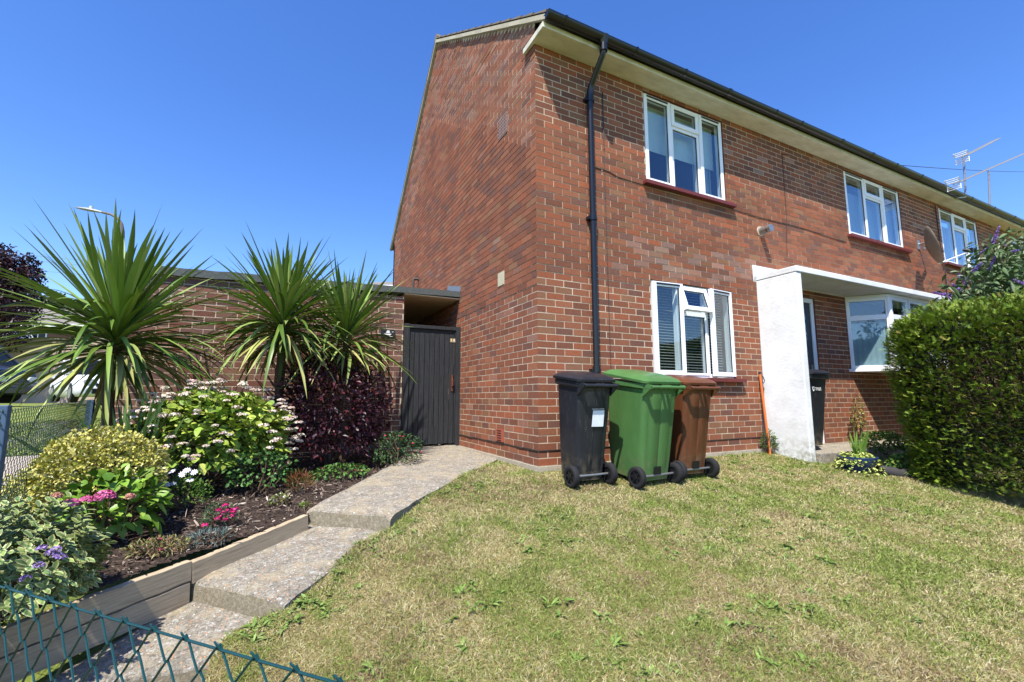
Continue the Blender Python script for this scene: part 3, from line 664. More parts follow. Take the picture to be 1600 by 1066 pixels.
hm = MB(); hm.box((1.99, .035+.055, 1.42), (2.015, .10, 1.56)); hm.tube([(2.0, .10, 1.5), (1.95, .12, 1.48), (1.90, .12, 1.46)], .008, 6)
# air bricks, plaque patch, overflow pipe on the gable
def airbrick(y, z, w, h, c, name='air_brick', n=(6, 3)):
    mb = MB(); mb.box((-.014, y, z), (.0, y+w, z+h)); m2 = mb
    for i in range(n[0]):
        for j in range(n[1]):
            a = y+w*(i+.25)/n[0]; b = z+h*(j+.22)/n[1]; mb.box((-.0155, a, b), (-.0142, a+w*.5/n[0], b+h*.5/n[1]), 1)
    return mb.build(name, [c, simple('vent_hole', (30, 20, 18), .9)], house)
airbrick(.70, 3.98, .26, .27, simple('upper_air_brick', (140, 110, 100), .8), n=(6, 6))
airbrick(.80, .17, .215, .14, simple('terracotta_air_brick', (156, 80, 56), .8), n=(1, 5))
mb = MB(); mb.box((-.013, .78, 2.05), (0, .96, 2.22)); mb.build('vent_plate', simple('beige_plate', (186, 176, 144), .7), house, bevel=.003)
p_ = atx(655, 437, 0); mb = MB(); mb.tube([(0, p_[1], p_[2]), (-.10, p_[1], p_[2]), (-.12, p_[1], p_[2]-.02), (-.12, p_[1], p_[2]-.25)], .024, 8); mb.build('overflow_pipe', simple('grimy_pipe', (70, 60, 52), .7), house, smooth='auto')
# cables on the facade
q1 = aty(1222, 240, -.01); q2 = aty(1230, 397, -.01); m_cab = simple('cable_grey', (52, 46, 44), .6)
for pts_, r_ in (([(.93, -.012, 4.36), (.93, -.012, 3.62)], .006), ([(.93, -.009, 3.62), (.935, -.009, 2.0), (.94, -.009, .7), (.95, -.009, .02)], .0035),
                 ([(x_, -.011, 3.33-.008*x_+.012*math.sin(x_*3)+(.03 if x_ < 1 else 0)) for x_ in np.linspace(.72, 6.0, 40)], .0045),
                 ([tuple(q1), (q1[0]-.01, -.01, 3.5), tuple(q2)], .0045), ([(9.45, -.012, 4.6), (9.46, -.012, 3.8), (9.5, -.03, 3.2), (9.45, -.012, 2.4)], .008)):
    mb = MB(); mb.tube(pts_, r_, 5); mb.build('wall_cable', m_cab, house)
# porch: rendered fin wall, canopy slab, upstand
YP = -.57; FX = 3.575
porch = MB(); porch.add([(FX, .0, -.35), (FX, YP, -.35), (FX, YP, 2.318), (FX, .0, 2.318), (FX+.11, .0, -.35), (FX+.11, YP, -.35), (FX+.11, YP, 2.318), (FX+.11, .0, 2.318)], [(0,1,2,3),(4,7,6,5),(0,4,5,1),(1,5,6,2),(2,6,7,3),(3,7,4,0)])
po = porch.build('porch_wall', mat_render, house, bevel=.012)
mb = MB(); mb.box((FX-.004, YP-.012, 2.32), (8.75, .02, 2.40)); cn = mb.build('canopy', mat_render, house, bevel=.008)
mb = MB(); mb.prism([(FX-.06, -.004, 2.30), (FX-.06, -.03, 2.38), (FX-.06, -.004, 2.55)], (8.75-FX, 0, 0)); mb.build('upstand', mat_render, cn)
# door
mb = MB(); leafframe(mb, DR[0], DR[1]-.001, .0, 2.197, .02, .07, .08); dr = mb.build('front_door', mat_upvc, house, bevel=.004)
mb = MB(); mb.box((DR[0]+.07, .04, .03), (DR[1]-.07, .085, 2.12)); mb.build('door_panel', simple('dark_blue_door', (44, 52, 66), .4), dr)
mb = MB()
for a, b in ((.25, .95), (1.1, 1.95)): mb.box((DR[0]+.2, .034, a), (DR[1]-.2, .039, b))
mb.build('pane', mat_glass, dr)
mb = MB(); mb.tube([(DR[1]-.13, .035, 1.05), (DR[1]-.13, .0, 1.05), (DR[1]-.23, -.005, 1.05)], .011, 8); mb.box((DR[1]-.15, .03, .96), (DR[1]-.11, .039, 1.17)); mb.build('handle', mat_steel, dr, smooth='auto')
# bay window
def bay():
    pts = [(5.78, 0), (6.17, -.455), (7.9, -.455), (8.32, 0)]; z0, z1 = 1.12, 2.317
    root = MB(); 
    pl = [(x, y, z0-.035) for x, y in [(5.72, .02), (6.14, -.50), (7.93, -.50), (8.38, .02)]]; root.prism(pl, (0, 0, .045))
    pl = [(x, y, z1-.05) for x, y in [(5.785, .02), (6.172, -.452), (7.9, -.452), (8.32, .02)]]; root.prism(pl, (0, 0, .047))
    for x, y in pts[1:3]: root.tube([(x, y+.02, z0+.012), (x, y+.02, z1-.052)], .035, 8)
    b = root.build('bay_window', mat_upvc, house, bevel=.003)
    for i in range(3):
        (xa, ya), (xb, yb) = pts[i], pts[i+1]; L = math.hypot(xb-xa, yb-ya); ang = math.atan2(yb-ya, xb-xa)
        nl = 3 if i == 1 else 1
        for k in range(nl):
            a, c = k*L/nl+.015, (k+1)*L/nl-.015; lf = MB(); zt = z1-.36
            leafframe(lf, a, c, z0+.012, z1-.052, 0, .05, .055); lf.box((a+.05, .001, zt-.05), (c-.05, .054, zt+.03))
            s = lf.build('bay_light', mat_upvc, b, bevel=.003); s.location = (xa, ya, 0); s.rotation_euler = (0, 0, ang)
            gm = MB(); gm.box((a+.05, .02, z0+.062), (c-.05, .026, zt-.05)); gm.box((a+.05, .02, zt+.03), (c-.05, .026, z1-.102)); gm.build('pane', mat_glass, s)
    nb = MB()
    def pth(t): 
        q = t*3; i = min(int(q), 2); f = q-i; return (pts[i][0]*(1-f)+pts[i+1][0]*f, pts[i][1]*(1-f)+pts[i+1][1]*f+.1)
    prev = None
    for k in range(90):
        x, y = pth(k/89); y += .006*math.sin(k*1.7)
        if prev: nb.add([(prev[0], prev[1], z0+.02), (x, y, z0+.02), (x, y, z1-.45), (prev[0], prev[1], z1-.45)], [(0, 1, 2, 3)])
        prev = (x, y)
    nb.build('net_curtain', mat_net, b)
bay()
# boiler flue, clipped lamp etc.
mb = MB(); mb.tube([(3.75, .0, 3.08), (3.75, -.10, 3.08)], .052, 20, 0); mb.tube([(3.75, -.10, 3.08), (3.75, -.135, 3.08)], .044, 20, 1); mb.tube([(3.75, -.135, 3.08), (3.75, -.175, 3.08)], .055, 20, 0)
mb.tube([(3.75, .0, 3.08), (3.75, -.012, 3.08)], .075, 20, 2)
mb.build('boiler_flue', [mat_steel, simple('rusty_flue', (110, 84, 62), .8), mat_mortar], house, smooth='auto')
# ------------------------------------------------------------------ things fixed to the house
def dish():
    b = aty(1434, 384, 0); c = aty(1449, 386, -.34); t = empty('satellite_dish', tuple(b), 0, 'grey satellite dish with white arm bolted beside the middle upstairs windows', 'satellite dish')
    r = .37; ax = Vector((.46, -.86, .22)).normalized(); cc = Vector(tuple(c-b))
    mb = MB(); rings = []
    q = ax.to_track_quat('Z', 'Y'); 
    for off in (0, .008):
        for j in range(0, 9):
            rr = r*(j/8 if off == 0 else 1-j/8)+.001; zz = .09*(rr/r)**2-off
            rings.append([tuple(cc+q@Vector((rr*math.cos(a)*.92, rr*math.sin(a), zz))) for a in np.linspace(0, 2*math.pi, 28, endpoint=False)])
    mb.loft(rings); mb.build('reflector', simple('weathered_dish', (104, 92, 78), .6, 0, .4, .3, 9), t, smooth=True)
    mb = MB(); mb.tube([(0, 0, .02), (0, -.16, .02), (.02, -.2, -.02), tuple(cc+q@Vector((0, 0, -.04)))], .02, 8); mb.box((-.04, -.02, -.08), (.04, 0, .1)); mb.build('bracket', mat_steel, t)
    mb = MB(); f = cc+q@Vector((0, -.30, .50)); mb.tube([tuple(cc+q@Vector((0, -r*.95, .05))), tuple(f)], .011, 6); mb.build('feed_arm', simple('white_arm', (225, 225, 222), .5), t)
    mb = MB(); mb.tube([tuple(f), tuple(f+q@Vector((0, .06, -.09)))], .03, 8); mb.box(tuple(f-Vector((.03, .03, .02))), tuple(f+Vector((.03, .03, .05)))); mb.build('receiver', mat_blackpl, t)
dish()
def aerial(px_mast, px_bot, tip, tail, y, label, name='tv_aerial', extra=False):
    b = aty(*px_bot, y); top = aty(*px_mast, y); t = empty(name, tuple(b), 0, label, 'aerial', 'television aerials above the gutter')
    o = Vector(tuple(b)); mb = MB(); mb.tube([(-.28, .05, -.12), (-.05, 0, -.08), (0, 0, .05), tuple(Vector(tuple(top))-o)], .019, 7); mb.build('mast', mat_steel, t, smooth='auto')
    a = Vector(tuple(tail))-o; c = Vector(tuple(tip))-o; bm = MB(); bm.tube([tuple(a), tuple(c)], .013, 6); bm.build('boom', mat_steel, t)
    d = (c-a); L = d.length; d.normalize(); s = d.cross(Vector((0, 0, 1))).normalized(); em = MB(); n = int(L/.075)
    for k in range(3, n): q = a+d*(k*.075); em.tube([tuple(q-s*.085), tuple(q+s*.085)], .0045, 4); em.box(tuple(q-Vector((.012, .012, .014))), tuple(q+Vector((.012, .012, .014))))
    em.build('elements', simple('aluminium_elements', (170, 166, 158), .45, .6), t)
    rm = MB(); up = s.cross(d).normalized()
    for sg in (-1, 1):
        for k in range(3):
            q0 = a+up*sg*(.03+.035*k)-d*(.02*k); rm.tube([tuple(q0-s*.095), tuple(q0+s*.095)], .009, 4)
        rm.tube([tuple(a-s*.095+up*sg*.02), tuple(a-s*.095+up*sg*.11-d*.05)], .009, 4); rm.tube([tuple(a+s*.095+up*sg*.02), tuple(a+s*.095+up*sg*.11-d*.05)], .009, 4)
    rm.build('reflector', simple('white_reflector', (215, 216, 214), .5), t); return t
aerial((1506, 248), (1509, 303), aty(1559, 217, -.2), aty(1503, 246, -.5), -.36, 'television aerial with a white grid reflector, the left and higher of two above the gutter')
aerial((1545, 268), (1547, 315), aty(1600, 240, -.2), aty(1490, 288, -.5), -.36, 'television aerial with a long boom, the right and lower of two above the gutter')
mb = MB(); a = aty(1222, 241, -.02); b = atd(1700, 262, 26.); mb.tube([tuple(a+(b-a)*t-np.array([0, 0, 1.1*t*(1-t)])) for t in np.linspace(0, 1, 20)], .007, 5)
tag(mb.build('telephone_wire', simple('wire_black', (30, 30, 34), .6)), 'thin dark telephone wire running from the brick front across the sky', 'wire')
# ------------------------------------------------------------------ outhouse, side gate
OY = 2.37
out = empty('brick_outhouse', (-2.4, OY, 0), 0, 'low flat-roofed dark brick outhouse behind the spiky plants', 'outhouse')
out.location = (0, 0, 0)
brick_wall('front_wall', out, 'front', -4.0, -.84, -.15, 2.13, [], 0, lambda u, z: np.full(len(u), .0016)+0*u, cols=[(128, 92, 80), (118, 88, 80), (140, 96, 78), (108, 84, 82), (134, 102, 84), (124, 78, 64)], org=(0, OY))
mb = MB(); mb.box((-4.0, OY+.003, -.15), (-3.9, 6.5, 2.12)); mb.build('side_wall', mat_brick, out)
mb = MB(); mb.box((-.93, OY+.002, -.15), (-.842, 6.5, 2.12)); mb.box((-.9, 6.4, -.1), (0, 6.5, 1.9)); mb.build('passage_wall_with_added_end', mat_cream, out)  # second box is an end wall added to keep the passage dark
def rz_(x): return 2.285+(x-.07)*.0235
mb = MB(); P_ = []
n_ = 40
rings = []
for i in range(n_+1):
    x_ = -4.06+(4.135)*i/n_; w_ = (.010*math.sin(i*1.9)+.006*math.sin(i*5.3))*(1 if x_ < -1.1 else .25); z1_ = rz_(x_)+w_*.5
    th = .085 if x_ > -1.1 else .095
    rings.append([(x_, OY-.05+w_*.3, z1_-th), (x_, 6.6, z1_-th), (x_, 6.6, z1_), (x_, OY-.05+w_*.3, z1_)])
mb.loft(rings); mb.build('flat_roof', mat_felt, out)
mb = MB(); mb.box((-.84, OY-.03, rz_(-.4)-.11), (-.002, 6.4, rz_(-.4)-.095)); mb.build('ceiling_board', mat_cream, out)
mb = MB(); mb.prism([(-.004, 2.30, 2.285), (-.004, 2.9, 2.285), (-.004, 2.9, 2.50), (-.004, 2.30, 2.36)], (-.012, 0, 0)); mb.build('flashing', simple('lead_flashing', (110, 116, 122), .5), out)
gate = empty('side_gate', (-.42, OY-.06, 0), 0, 'black boarded wooden side gate between the brick outhouse and the house', 'gate')
mb = MB(); mb.box((-.415, -.02, .0), (-.345, .05, 1.735)); mb.box((.352, -.02, .0), (.418, .05, 1.735)); mb.box((-.345, -.0185, 1.675), (.352, .045, 1.725)); mb.build('gate_frame', mat_gate, gate, bevel=.004)
for i in range(9):
    w_ = .067+.003*(i % 2); x_ = -.338+i*.0745; mb = MB(); yy = .0+.009*(i % 2); mb.box((x_, yy, .03+.004*math.sin(i*2)), (x_+w_, yy+.018, 1.615 + (0.004 if i % 2 else 0))); mb.build('board', mat_gate, gate, bevel=.003)
mb = MB(); mb.box((-.34, .02, 1.60), (.345, .045, 1.672)); mb.box((.335-.002, -.004, .03), (.350, .02, 1.672)); mb.box((-.34, .022, .15), (.335, .045, .25)); mb.build('gate_rail', mat_gate, gate, bevel=.003)
mb = MB(); mb.box((.285, -.012, .78), (.31, -.002, 1.02)); mb.tube([(.298, -.012, .84), (.298, -.045, .86), (.298, -.045, .94), (.298, -.012, .96)], .008, 6); mb.build('latch', simple('rusty_iron', (112, 62, 44), .8, .3), gate)
def text_obj(name, body, size, loc, rot, mat, parent, ext=.0008, font_scale=1.0):
    cu = bpy.data.curves.new(name, 'FONT'); cu.body = body; cu.size = size; cu.extrude = ext; cu.align_x = 'CENTER'; cu.align_y = 'CENTER'
    o = bpy.data.objects.new(name, cu); C.objects.link(o); o.location = loc; o.rotation_euler = rot; cu.materials.append(mat)
    if parent: o.parent = parent
    dg = bpy.context.evaluated_depsgraph_get(); me = bpy.data.meshes.new_from_object(o.evaluated_get(dg)); me.name = name
    m_ = bpy.data.objects.new(name, me); C.objects.link(m_); m_.location = loc; m_.rotation_euler = rot
    if parent: m_.parent = parent
    bpy.data.objects.remove(o); 
    if not me.materials: me.materials.append(mat)
    return m_
m_tan = simple('tan_number_plate', (176, 150, 104), .6); m_wht = simple('white_lettering', (232, 232, 226), .5)
for k, ch in enumerate('1A'):
    mb = MB(); mb.box((.262+k*.042, -.006, 1.50), (.298+k*.042, -.0005, 1.555)); pl_ = mb.build('number_tile', m_tan, gate); text_obj('numeral', ch, .058, (.28+k*.042, -.0075, 1.528), (math.pi/2, 0, 0), m_wht, pl_)
# slate sign on the outhouse wall
sg_c = (aty(595, 514, OY-.02)+aty(617, 528, OY-.02))/2
sg = empty('wall_plaque', tuple(sg_c), 0, 'small black slate plaque with a white drawing on the outhouse wall beside the gate', 'plaque')
mb = MB(); mb.box((-.095, -.004, -.055), (.095, .014, .055)); mb.build('slate', simple('slate', (30, 32, 38), .4), sg, bevel=.003)
mb = MB(); mb.prism([(-.03, -.006, .005), (.03, -.006, .005), (.018, -.006, .045), (-.008, -.006, .045)], (0, .002, 0)); mb.prism([(-.055, -.006, -.005), (.05, -.006, -.005), (.03, -.006, -.028), (-.04, -.006, -.028)], (0, .002, 0)); mb.box((.02, -.006, -.045), (.07, -.004, -.037)); mb.box((.055, -.006, .018), (.075, -.004, .03)); mb.build('drawing', m_wht, sg)
# ------------------------------------------------------------------ wheelie bins
def rrect(w, d, r, z, cx=0, cy=0, n=6, back=0.0):
    pts = []
    for (sx, sy, a0) in ((1, 1, 0), (-1, 1, 90), (-1, -1, 180), (1, -1, 270)):
        for k in range(n+1):
            a = math.radians(a0+90*k/n); pts.append((cx+sx*(w/2-r)+r*math.cos(a), cy+sy*(d/2-r)+r*math.sin(a), z))
        if sx == -1 and sy == -1:   # back face relief between corner 3 and 4
            y_ = cy-d/2
            for fx, off in ((-.30, 0), (-.27, back), (-.02, back), (0.0, back*.2), (.02, back), (.27, back), (.30, 0)): pts.append((cx+fx*w, y_-off, z))
    return pts
def make_bin(name, loc, rz, col, W, D, H, label, lid_open=0.0, rough=.42, name_m='bin'):
    t = empty(name, loc, rz, label, 'wheelie bin', 'wheelie bins standing in a row on the lawn' if 'lawn' in label else None)
    if 'lawn' in label: t.rotation_euler = (math.atan(.125), 0, rz)     # stands square on the sloping lawn
    m = mk_plastic(name_m, col, rough); m_lid = mk_plastic(name_m+'_lid', col, rough-.06); WR = .10
    mb = MB(); hs = [.055, .07, .22, .30, .5, .8, H-.16, H-.10, H-.055]
    rings = []
    y_back_top = -D/2; 
    for z in hs:
        f = (z-.055)/(H-.11); w = (W-.115)+(.065)*f; d = (D-.17)+.11*f
        cy = -D/2+d/2+.02+(1-f)*.015
        if z < .25: w -= .012*(1-(z-.055)/.2)
        rings.append(rrect(w, d, .05, z, 0, cy, back=.008 if .1 < z < H-.12 else 0))
    mb.loft(rings); 
    # wheel arches: pads behind the wheels
    rim = [rrect(W-.05, D-.06, .05, H-.11, 0, 0), rrect(W-.012, D-.02, .055, H-.095, 0, 0), rrect(W-.012, D-.02, .055, H-.055, 0, 0), rrect(W-.05, D-.06, .05, H-.05, 0, 0)]
    mb.loft(rim); body = mb.build('body', m, t, smooth='auto')
    if W > .40 and 'left of three' not in label:
        mb = MB(); mb.box((-.045, -D/2+.019, .115), (.045, -D/2+.06, .185)); mb.build('foot_recess_shade', mat_hub, t)  # dark box stands in for the shade inside the foot cut-out
    lm = MB(); Lh = [rrect(W+.012, D+.02, .055, 0, 0, D/2), rrect(W+.016, D+.024, .06, .022, 0, D/2), rrect(W-.02, D-.02, .06, .04, 0, D/2), rrect(W-.10, D-.12, .05, .062, 0, D/2+.01), rrect(W-.22, D-.30, .05, .075, 0, D/2+.03), rrect(.06, .06, .02, .078, 0, D/2+.04)]
    lm.loft(Lh); 
    lid = lm.build('lid', m_lid, t, smooth='auto'); lid.location = (0, -D/2, H-.048); lid.rotation_euler = (lid_open, 0, 0)
    hm = MB(); hy = -D/2-.055; hz = H-.075
    hm.tube([(-W/2+.03, hy, hz), (W/2-.03, hy, hz)], .016, 10)
    for xx in (-W/2+.03, -W*.06, W*.06, W/2-.03): hm.box((xx-.012, hy, hz-.02), (xx+.012, -D/2+.02, hz+.02)); 
    for xx in (-W/2+.03, W/2-.03): hm.prism([(xx-.01, hy-.01, hz+.012), (xx-.01, -D/2+.03, hz+.02), (xx-.01, -D/2+.05, hz-.11), (xx-.01, hy+.02, hz-.03)], (.02, 0, 0))
    hm.build('handle', m, t, smooth='auto', bevel=.002)
    am = MB(); tr = W/2-.006; am.tube([(-tr, -D/2+.035, WR), (tr, -D/2+.035, WR)], .011, 8); am.build('axle', mat_steel, t)
    for s in (-1, 1):
        wm = MB(); x_ = s*tr; pf = [(.045, .060), (.045, .072), (.045, .088), (.038, .097), (.02, .1), (0, .1), (-.007, .097), (-.012, .088), (-.012, .072), (-.008, .06)]
        rings = [[(x_-s*(w_-.02), -D/2+.035+r_*math.cos(a), WR+r_*math.sin(a)) for a in np.linspace(0, 2*math.pi, 28, endpoint=False)] for w_, r_ in pf]
        wm.loft(rings, cap0=False, cap1=False); w_o = wm.build('wheel', mat_tyre, t, smooth='auto')
        hb = MB(); cx, cy = x_, -D/2+.035
        hb.loft([[(cx+o_, cy+r_*math.cos(a), WR+r_*math.sin(a)) for a in np.linspace(0, 2*math.pi, 20, endpoint=False)] for o_, r_ in ((-.018, .062), (.018, .062))])
        for k in range(6):
            a = k*math.pi/3; e = s*.021; hb.prism([(cx+s*.017, cy+.012*math.cos(a+q)*1+0, WR+.012*math.sin(a+q)) for q in (-1.2, 1.2)] + [(cx+s*.017, cy+.064*math.cos(a+q), WR+.064*math.sin(a+q)) for q in (.14, -.14)], (s*.009, 0, 0))
        hb.tube([(cx, cy, WR), (cx+s*.032, cy, WR)], .02, 10); hb.build('hub', mat_hub, w_o)
    return t
def bloc(u, v, cx_off, D, rz):
    """place so that the left wheel touches the lawn at the pixel"""
    pass
def on_lawn(u, v):
    z = -.1
    for _ in range(60): q = atz(u, v, z); z = .5*z+.5*float(lawn_z(q[0], q[1]))
    return q
def place_bin(wl, wr, D, ang):
    a, b = on_lawn(*wl), on_lawn(*wr); mid = (a+b)/2; c = mid[:2]+np.array([-math.sin(ang), math.cos(ang)])*(D/2-.035)
    return (float(c[0]), float(c[1]), float(lawn_z(*c)))
b1 = make_bin('wheelie_bin', place_bin((892, 762), (952, 758), .46, 0), 0.0, (34, 36, 42), .43, .46, 1.01, 'black wheelie bin with a blank white paper sticker, left of three bins on the lawn', 0, .38, 'black_bin_plastic')
ag = math.radians(4); b2 = make_bin('wheelie_bin', place_bin((990, 762), (1058, 759), .60, ag), ag, (72, 112, 60), .51, .60, 1.02, 'green wheelie bin with its lid slightly raised, in the middle of three on the lawn', math.radians(3.5), .40, 'green_bin_plastic')
b3 = make_bin('wheelie_bin', place_bin((1055, 752), (1114, 747), .50, 0), 0.0, (98, 58, 36), .46, .50, 1.01, 'brown wheelie bin partly hidden behind the green one, on the lawn', 0, .38, 'brown_bin_plastic')
mb = MB(); mb.prism([(-.035, -.2235, .70), (.095, -.2235, .70), (.090, -.2225, .55), (-.040, -.2225, .552)], (0, .0015, 0))
st = mb.build('paper_sticker', simple('white_paper', (226, 232, 234), .6), b1)
text_obj('bin_marking', 'HOUSEHOLD WASTE', .0145, (.022, -.2245, .712), (math.pi/2, 0, 0), m_wht, b1)
# ------------------------------------------------------------------ bin by the door
D4 = atz(1276, 702, -.01)
b4 = make_bin('wheelie_bin', (3.97, -.31, .0), math.pi, (32, 34, 40), .46, .50, 1.03, 'black wheelie bin with a white crest, beside the front door behind the white porch wall', 0, .42, 'door_bin_plastic')
def bin_logo(parent, y):
    lg = MB(); sh = [(-.022, 0, .03), (.022, 0, .03), (.022, 0, .0), (.012, 0, -.02), (0, 0, -.03), (-.012, 0, -.02), (-.022, 0, .0)]
    lg.prism(sh, (0, .001, 0)); o = lg.build('crest', m_wht, parent); o.location = (.115, y, .79); o.rotation_euler = (0, 0, math.pi)
    dk = MB(); dk.prism([(-.015, -.0015, .022), (.015, -.0015, .022), (.013, -.0015, .002), (0, -.0015, -.008), (-.013, -.0015, .002)], (0, .001, 0)); dk.build('crest_field', mat_blackpl, o)
    s5 = MB(); s5.prism([(.006*math.cos(math.pi/2+k*math.pi/4)*(1 if k % 2 == 0 else .45), -.003, .010+.006*math.sin(math.pi/2+k*math.pi/4)*(1 if k % 2 == 0 else .45)) for k in range(8)], (0, .001, 0)); s5.build('crest_star', m_wht, o)
    text_obj('crest_lettering', 'Portsmouth', .026, (.008, y+.001, .803), (math.pi/2, 0, math.pi), m_wht, parent); text_obj('crest_lettering', 'CITY COUNCIL', .0185, (.008, y+.001, .778), (math.pi/2, 0, math.pi), m_wht, parent)
bin_logo(b4, .197)
# ------------------------------------------------------------------ chain link fences
def chain(name, A, B, ztA, ztB, h, pitch, wr, label, mat, sag=0., sides=5, nsub=3, posts=()):
    A = np.array(A, float); B = np.array(B, float); L = np.linalg.norm(B-A); d = (B-A)/L; nr = np.array([-d[1], d[0]]); t = empty(name, (A[0], A[1], 0), 0, label, 'fence')
    n = int(L/pitch); rows = int(h/(pitch*1.15)); mb = MB(); o0 = np.array([A[0], A[1], 0])
    def top(s): return ztA+(ztB-ztA)*s/L - sag*4*(s/L)*(1-s/L)
    for k in range(n):
        s0 = k*pitch; pts = []
        for j in range(rows+1):
            side = (j+k) % 2
            for q in range(nsub):
                f = q/nsub; ss = s0+pitch*((side*(1-f)+(1-side)*f)*1.08-.04)
                bul = wr*1.3*math.cos(math.pi*f)*(1 if side == 0 else -1)
                z = top(s0)-.0 - (j+f)*pitch*1.15 + (.001 if j == 0 else 0)
                pts.append((d[0]*ss+nr[0]*bul, d[1]*ss+nr[1]*bul, z))
                if j == rows: break
        mb.tube(pts, wr, sides, caps=False)
    mb.build('mesh', mat, t)
    mb = MB(); mb.tube([(d[0]*s, d[1]*s, top(s)-.004) for s in np.linspace(-.05, L+.02, 30)], wr*1.05, 6)
    for s in np.arange(0, L, pitch*2):   # hooked wire ends over the line wire
        c = np.array([d[0]*s, d[1]*s, top(s)]); mb.tube([tuple(c+np.array([-d[0]*.007, -d[1]*.007, -.005])), tuple(c+np.array([nr[0]*.004, nr[1]*.004, .004])), tuple(c+np.array([d[0]*.008, d[1]*.008, .003]))], wr*.95, 4)
    mb.build('line_wire', mat, t)
    for (s, zt, zb, sz) in posts:
        mb = MB(); c = d*s; mb.box((c[0]-sz, c[1]-sz, zb), (c[0]+sz, c[1]+sz, zt)); mb.build('post', simple('blue_grey_post', (70, 92, 116), .6, 0, .4, .2), t, bevel=.004)
    return t
NA = np.array([-1.62, -4.22]); NB = np.array([-3.27, -2.33])
chain('chain_link_fence', NA, NB, .381, .361, 1.1, .033, .0017, 'low green chain link fence in the near left corner, in front of the timber planks', mat_wiregreen, 0.0, 6, 5, [(2.5, .40, -.9, .02)])
chain('chain_link_fence', (-3.275, -2.30), (-4.25, 2.72), .615, .67, .95, .031, .0016, 'dark green chain link fence with a blue-grey post running behind the yellow shrub', mat_wiredark, 0.0, 3, 2, [(1.33, .655, -.45, .02), (4.95, .67, -.3, .03)])
# ------------------------------------------------------------------ plants
def foliage(name, parts, mat, parent=None, smooth=False):
    V, Fq, K = merge(parts); return fast_mesh(name, V, Fq, mat, K, parent, smooth)
def shell(n, c, rad, top=1.0, inner=.55, lump=.14, seed=0, low=-.55):
    """points and outward directions of an uneven dome"""
    d = rdir(int(n*1.7)); d = d[d[:, 2] > low][:n]; n = len(d)
    lm = 1+lump*(2*vnoise(d[:, 0]*3+seed, d[:, 1]*3+d[:, 2]*2.1, .8, seed)-1)+lump*.6*(2*vnoise(d[:, 0]*9+seed, d[:, 2]*9+d[:, 1]*5, 1, seed+1)-1)
    r = (inner+(1-inner)*R.random(n)**.45)*lm
    return np.array(c)+d*r[:, None]*np.array(rad), nrm(d/np.array(rad))
def stems(mb, base, pts, r=.006, k=14):
    for q in pts[R.choice(len(pts), min(k, len(pts)), replace=False)]:
        b = np.array(base)+R.normal(0, .03, 3)*np.array([1, 1, 0]); m = (b+q)/2+R.normal(0, .03, 3); mb.tube([b, m, q], [r, r*.8, r*.5], 5)
def shrub(name, base, rad, h, nleaf, L, W, cols, mat, label, cat='shrub', wts=None, up=.4, jit=.16, prof=((0, .12), (.3, .85), (.6, .95), (1, .03)), edge=None, lump=.14, seed=0, inner=.45, low=-.55, bend=.3, group=None, k=14, stemr=.006, fold=.25, flat=0.):
    t = empty(name, tuple(base), 0, label, cat, group); c = np.array([0, 0, h*.5])
    P, D = shell(nleaf, c, (rad[0], rad[1], h*.52), inner=inner, lump=lump, seed=seed, low=low); P[:, 2] = np.maximum(P[:, 2], .012); n = len(P)
    Dd = nrm(D+R.normal(0, .55, (n, 3))+np.array([0, 0, up])); Nn = nrm(rdir(n)*.8+np.array([0, 0, .9+flat])+D*1.0)
    Lr = L*R.uniform(.65, 1.25, n); Wr = W*R.uniform(.75, 1.2, n)
    K = pick(cols, n, jit, wts); ed = None if edge is None else pick(edge, n, .1)
    o = foliage('foliage', [leaves(P, Dd, Nn, Lr, Wr, K, prof, bend, fold, ed)], mat, t)
    mb = MB(); stems(mb, (0, 0, -.01), P, stemr, k); mb.build('stems', mat_bark, t); return t, P, D
def florets(P, D, n_each, r, size, cols, flat=.25, jit=.12):
    """many tiny petals round each point P: flat-topped or round heads"""
    out = []; n = len(P); idx = np.repeat(np.arange(n), n_each); d = rdir(n*n_each); d[:, 2] = np.abs(d[:, 2]); rr = np.broadcast_to(r, (n,))[idx]
    q = P[idx]+d*rr[:, None]*np.array([1, 1, flat]); N = nrm(d*.8+rdir(len(q))*.6+np.array([0, 0, .15])); T = nrm(np.cross(N, rdir(len(q))))
    K = pick(cols, len(q), jit); return leaves(q-T*size*.5, T, N, size*R.uniform(.7, 1.3, len(q)), size*.8, K, ((0, .5), (.5, 1), (1, .5)), 0, .2)
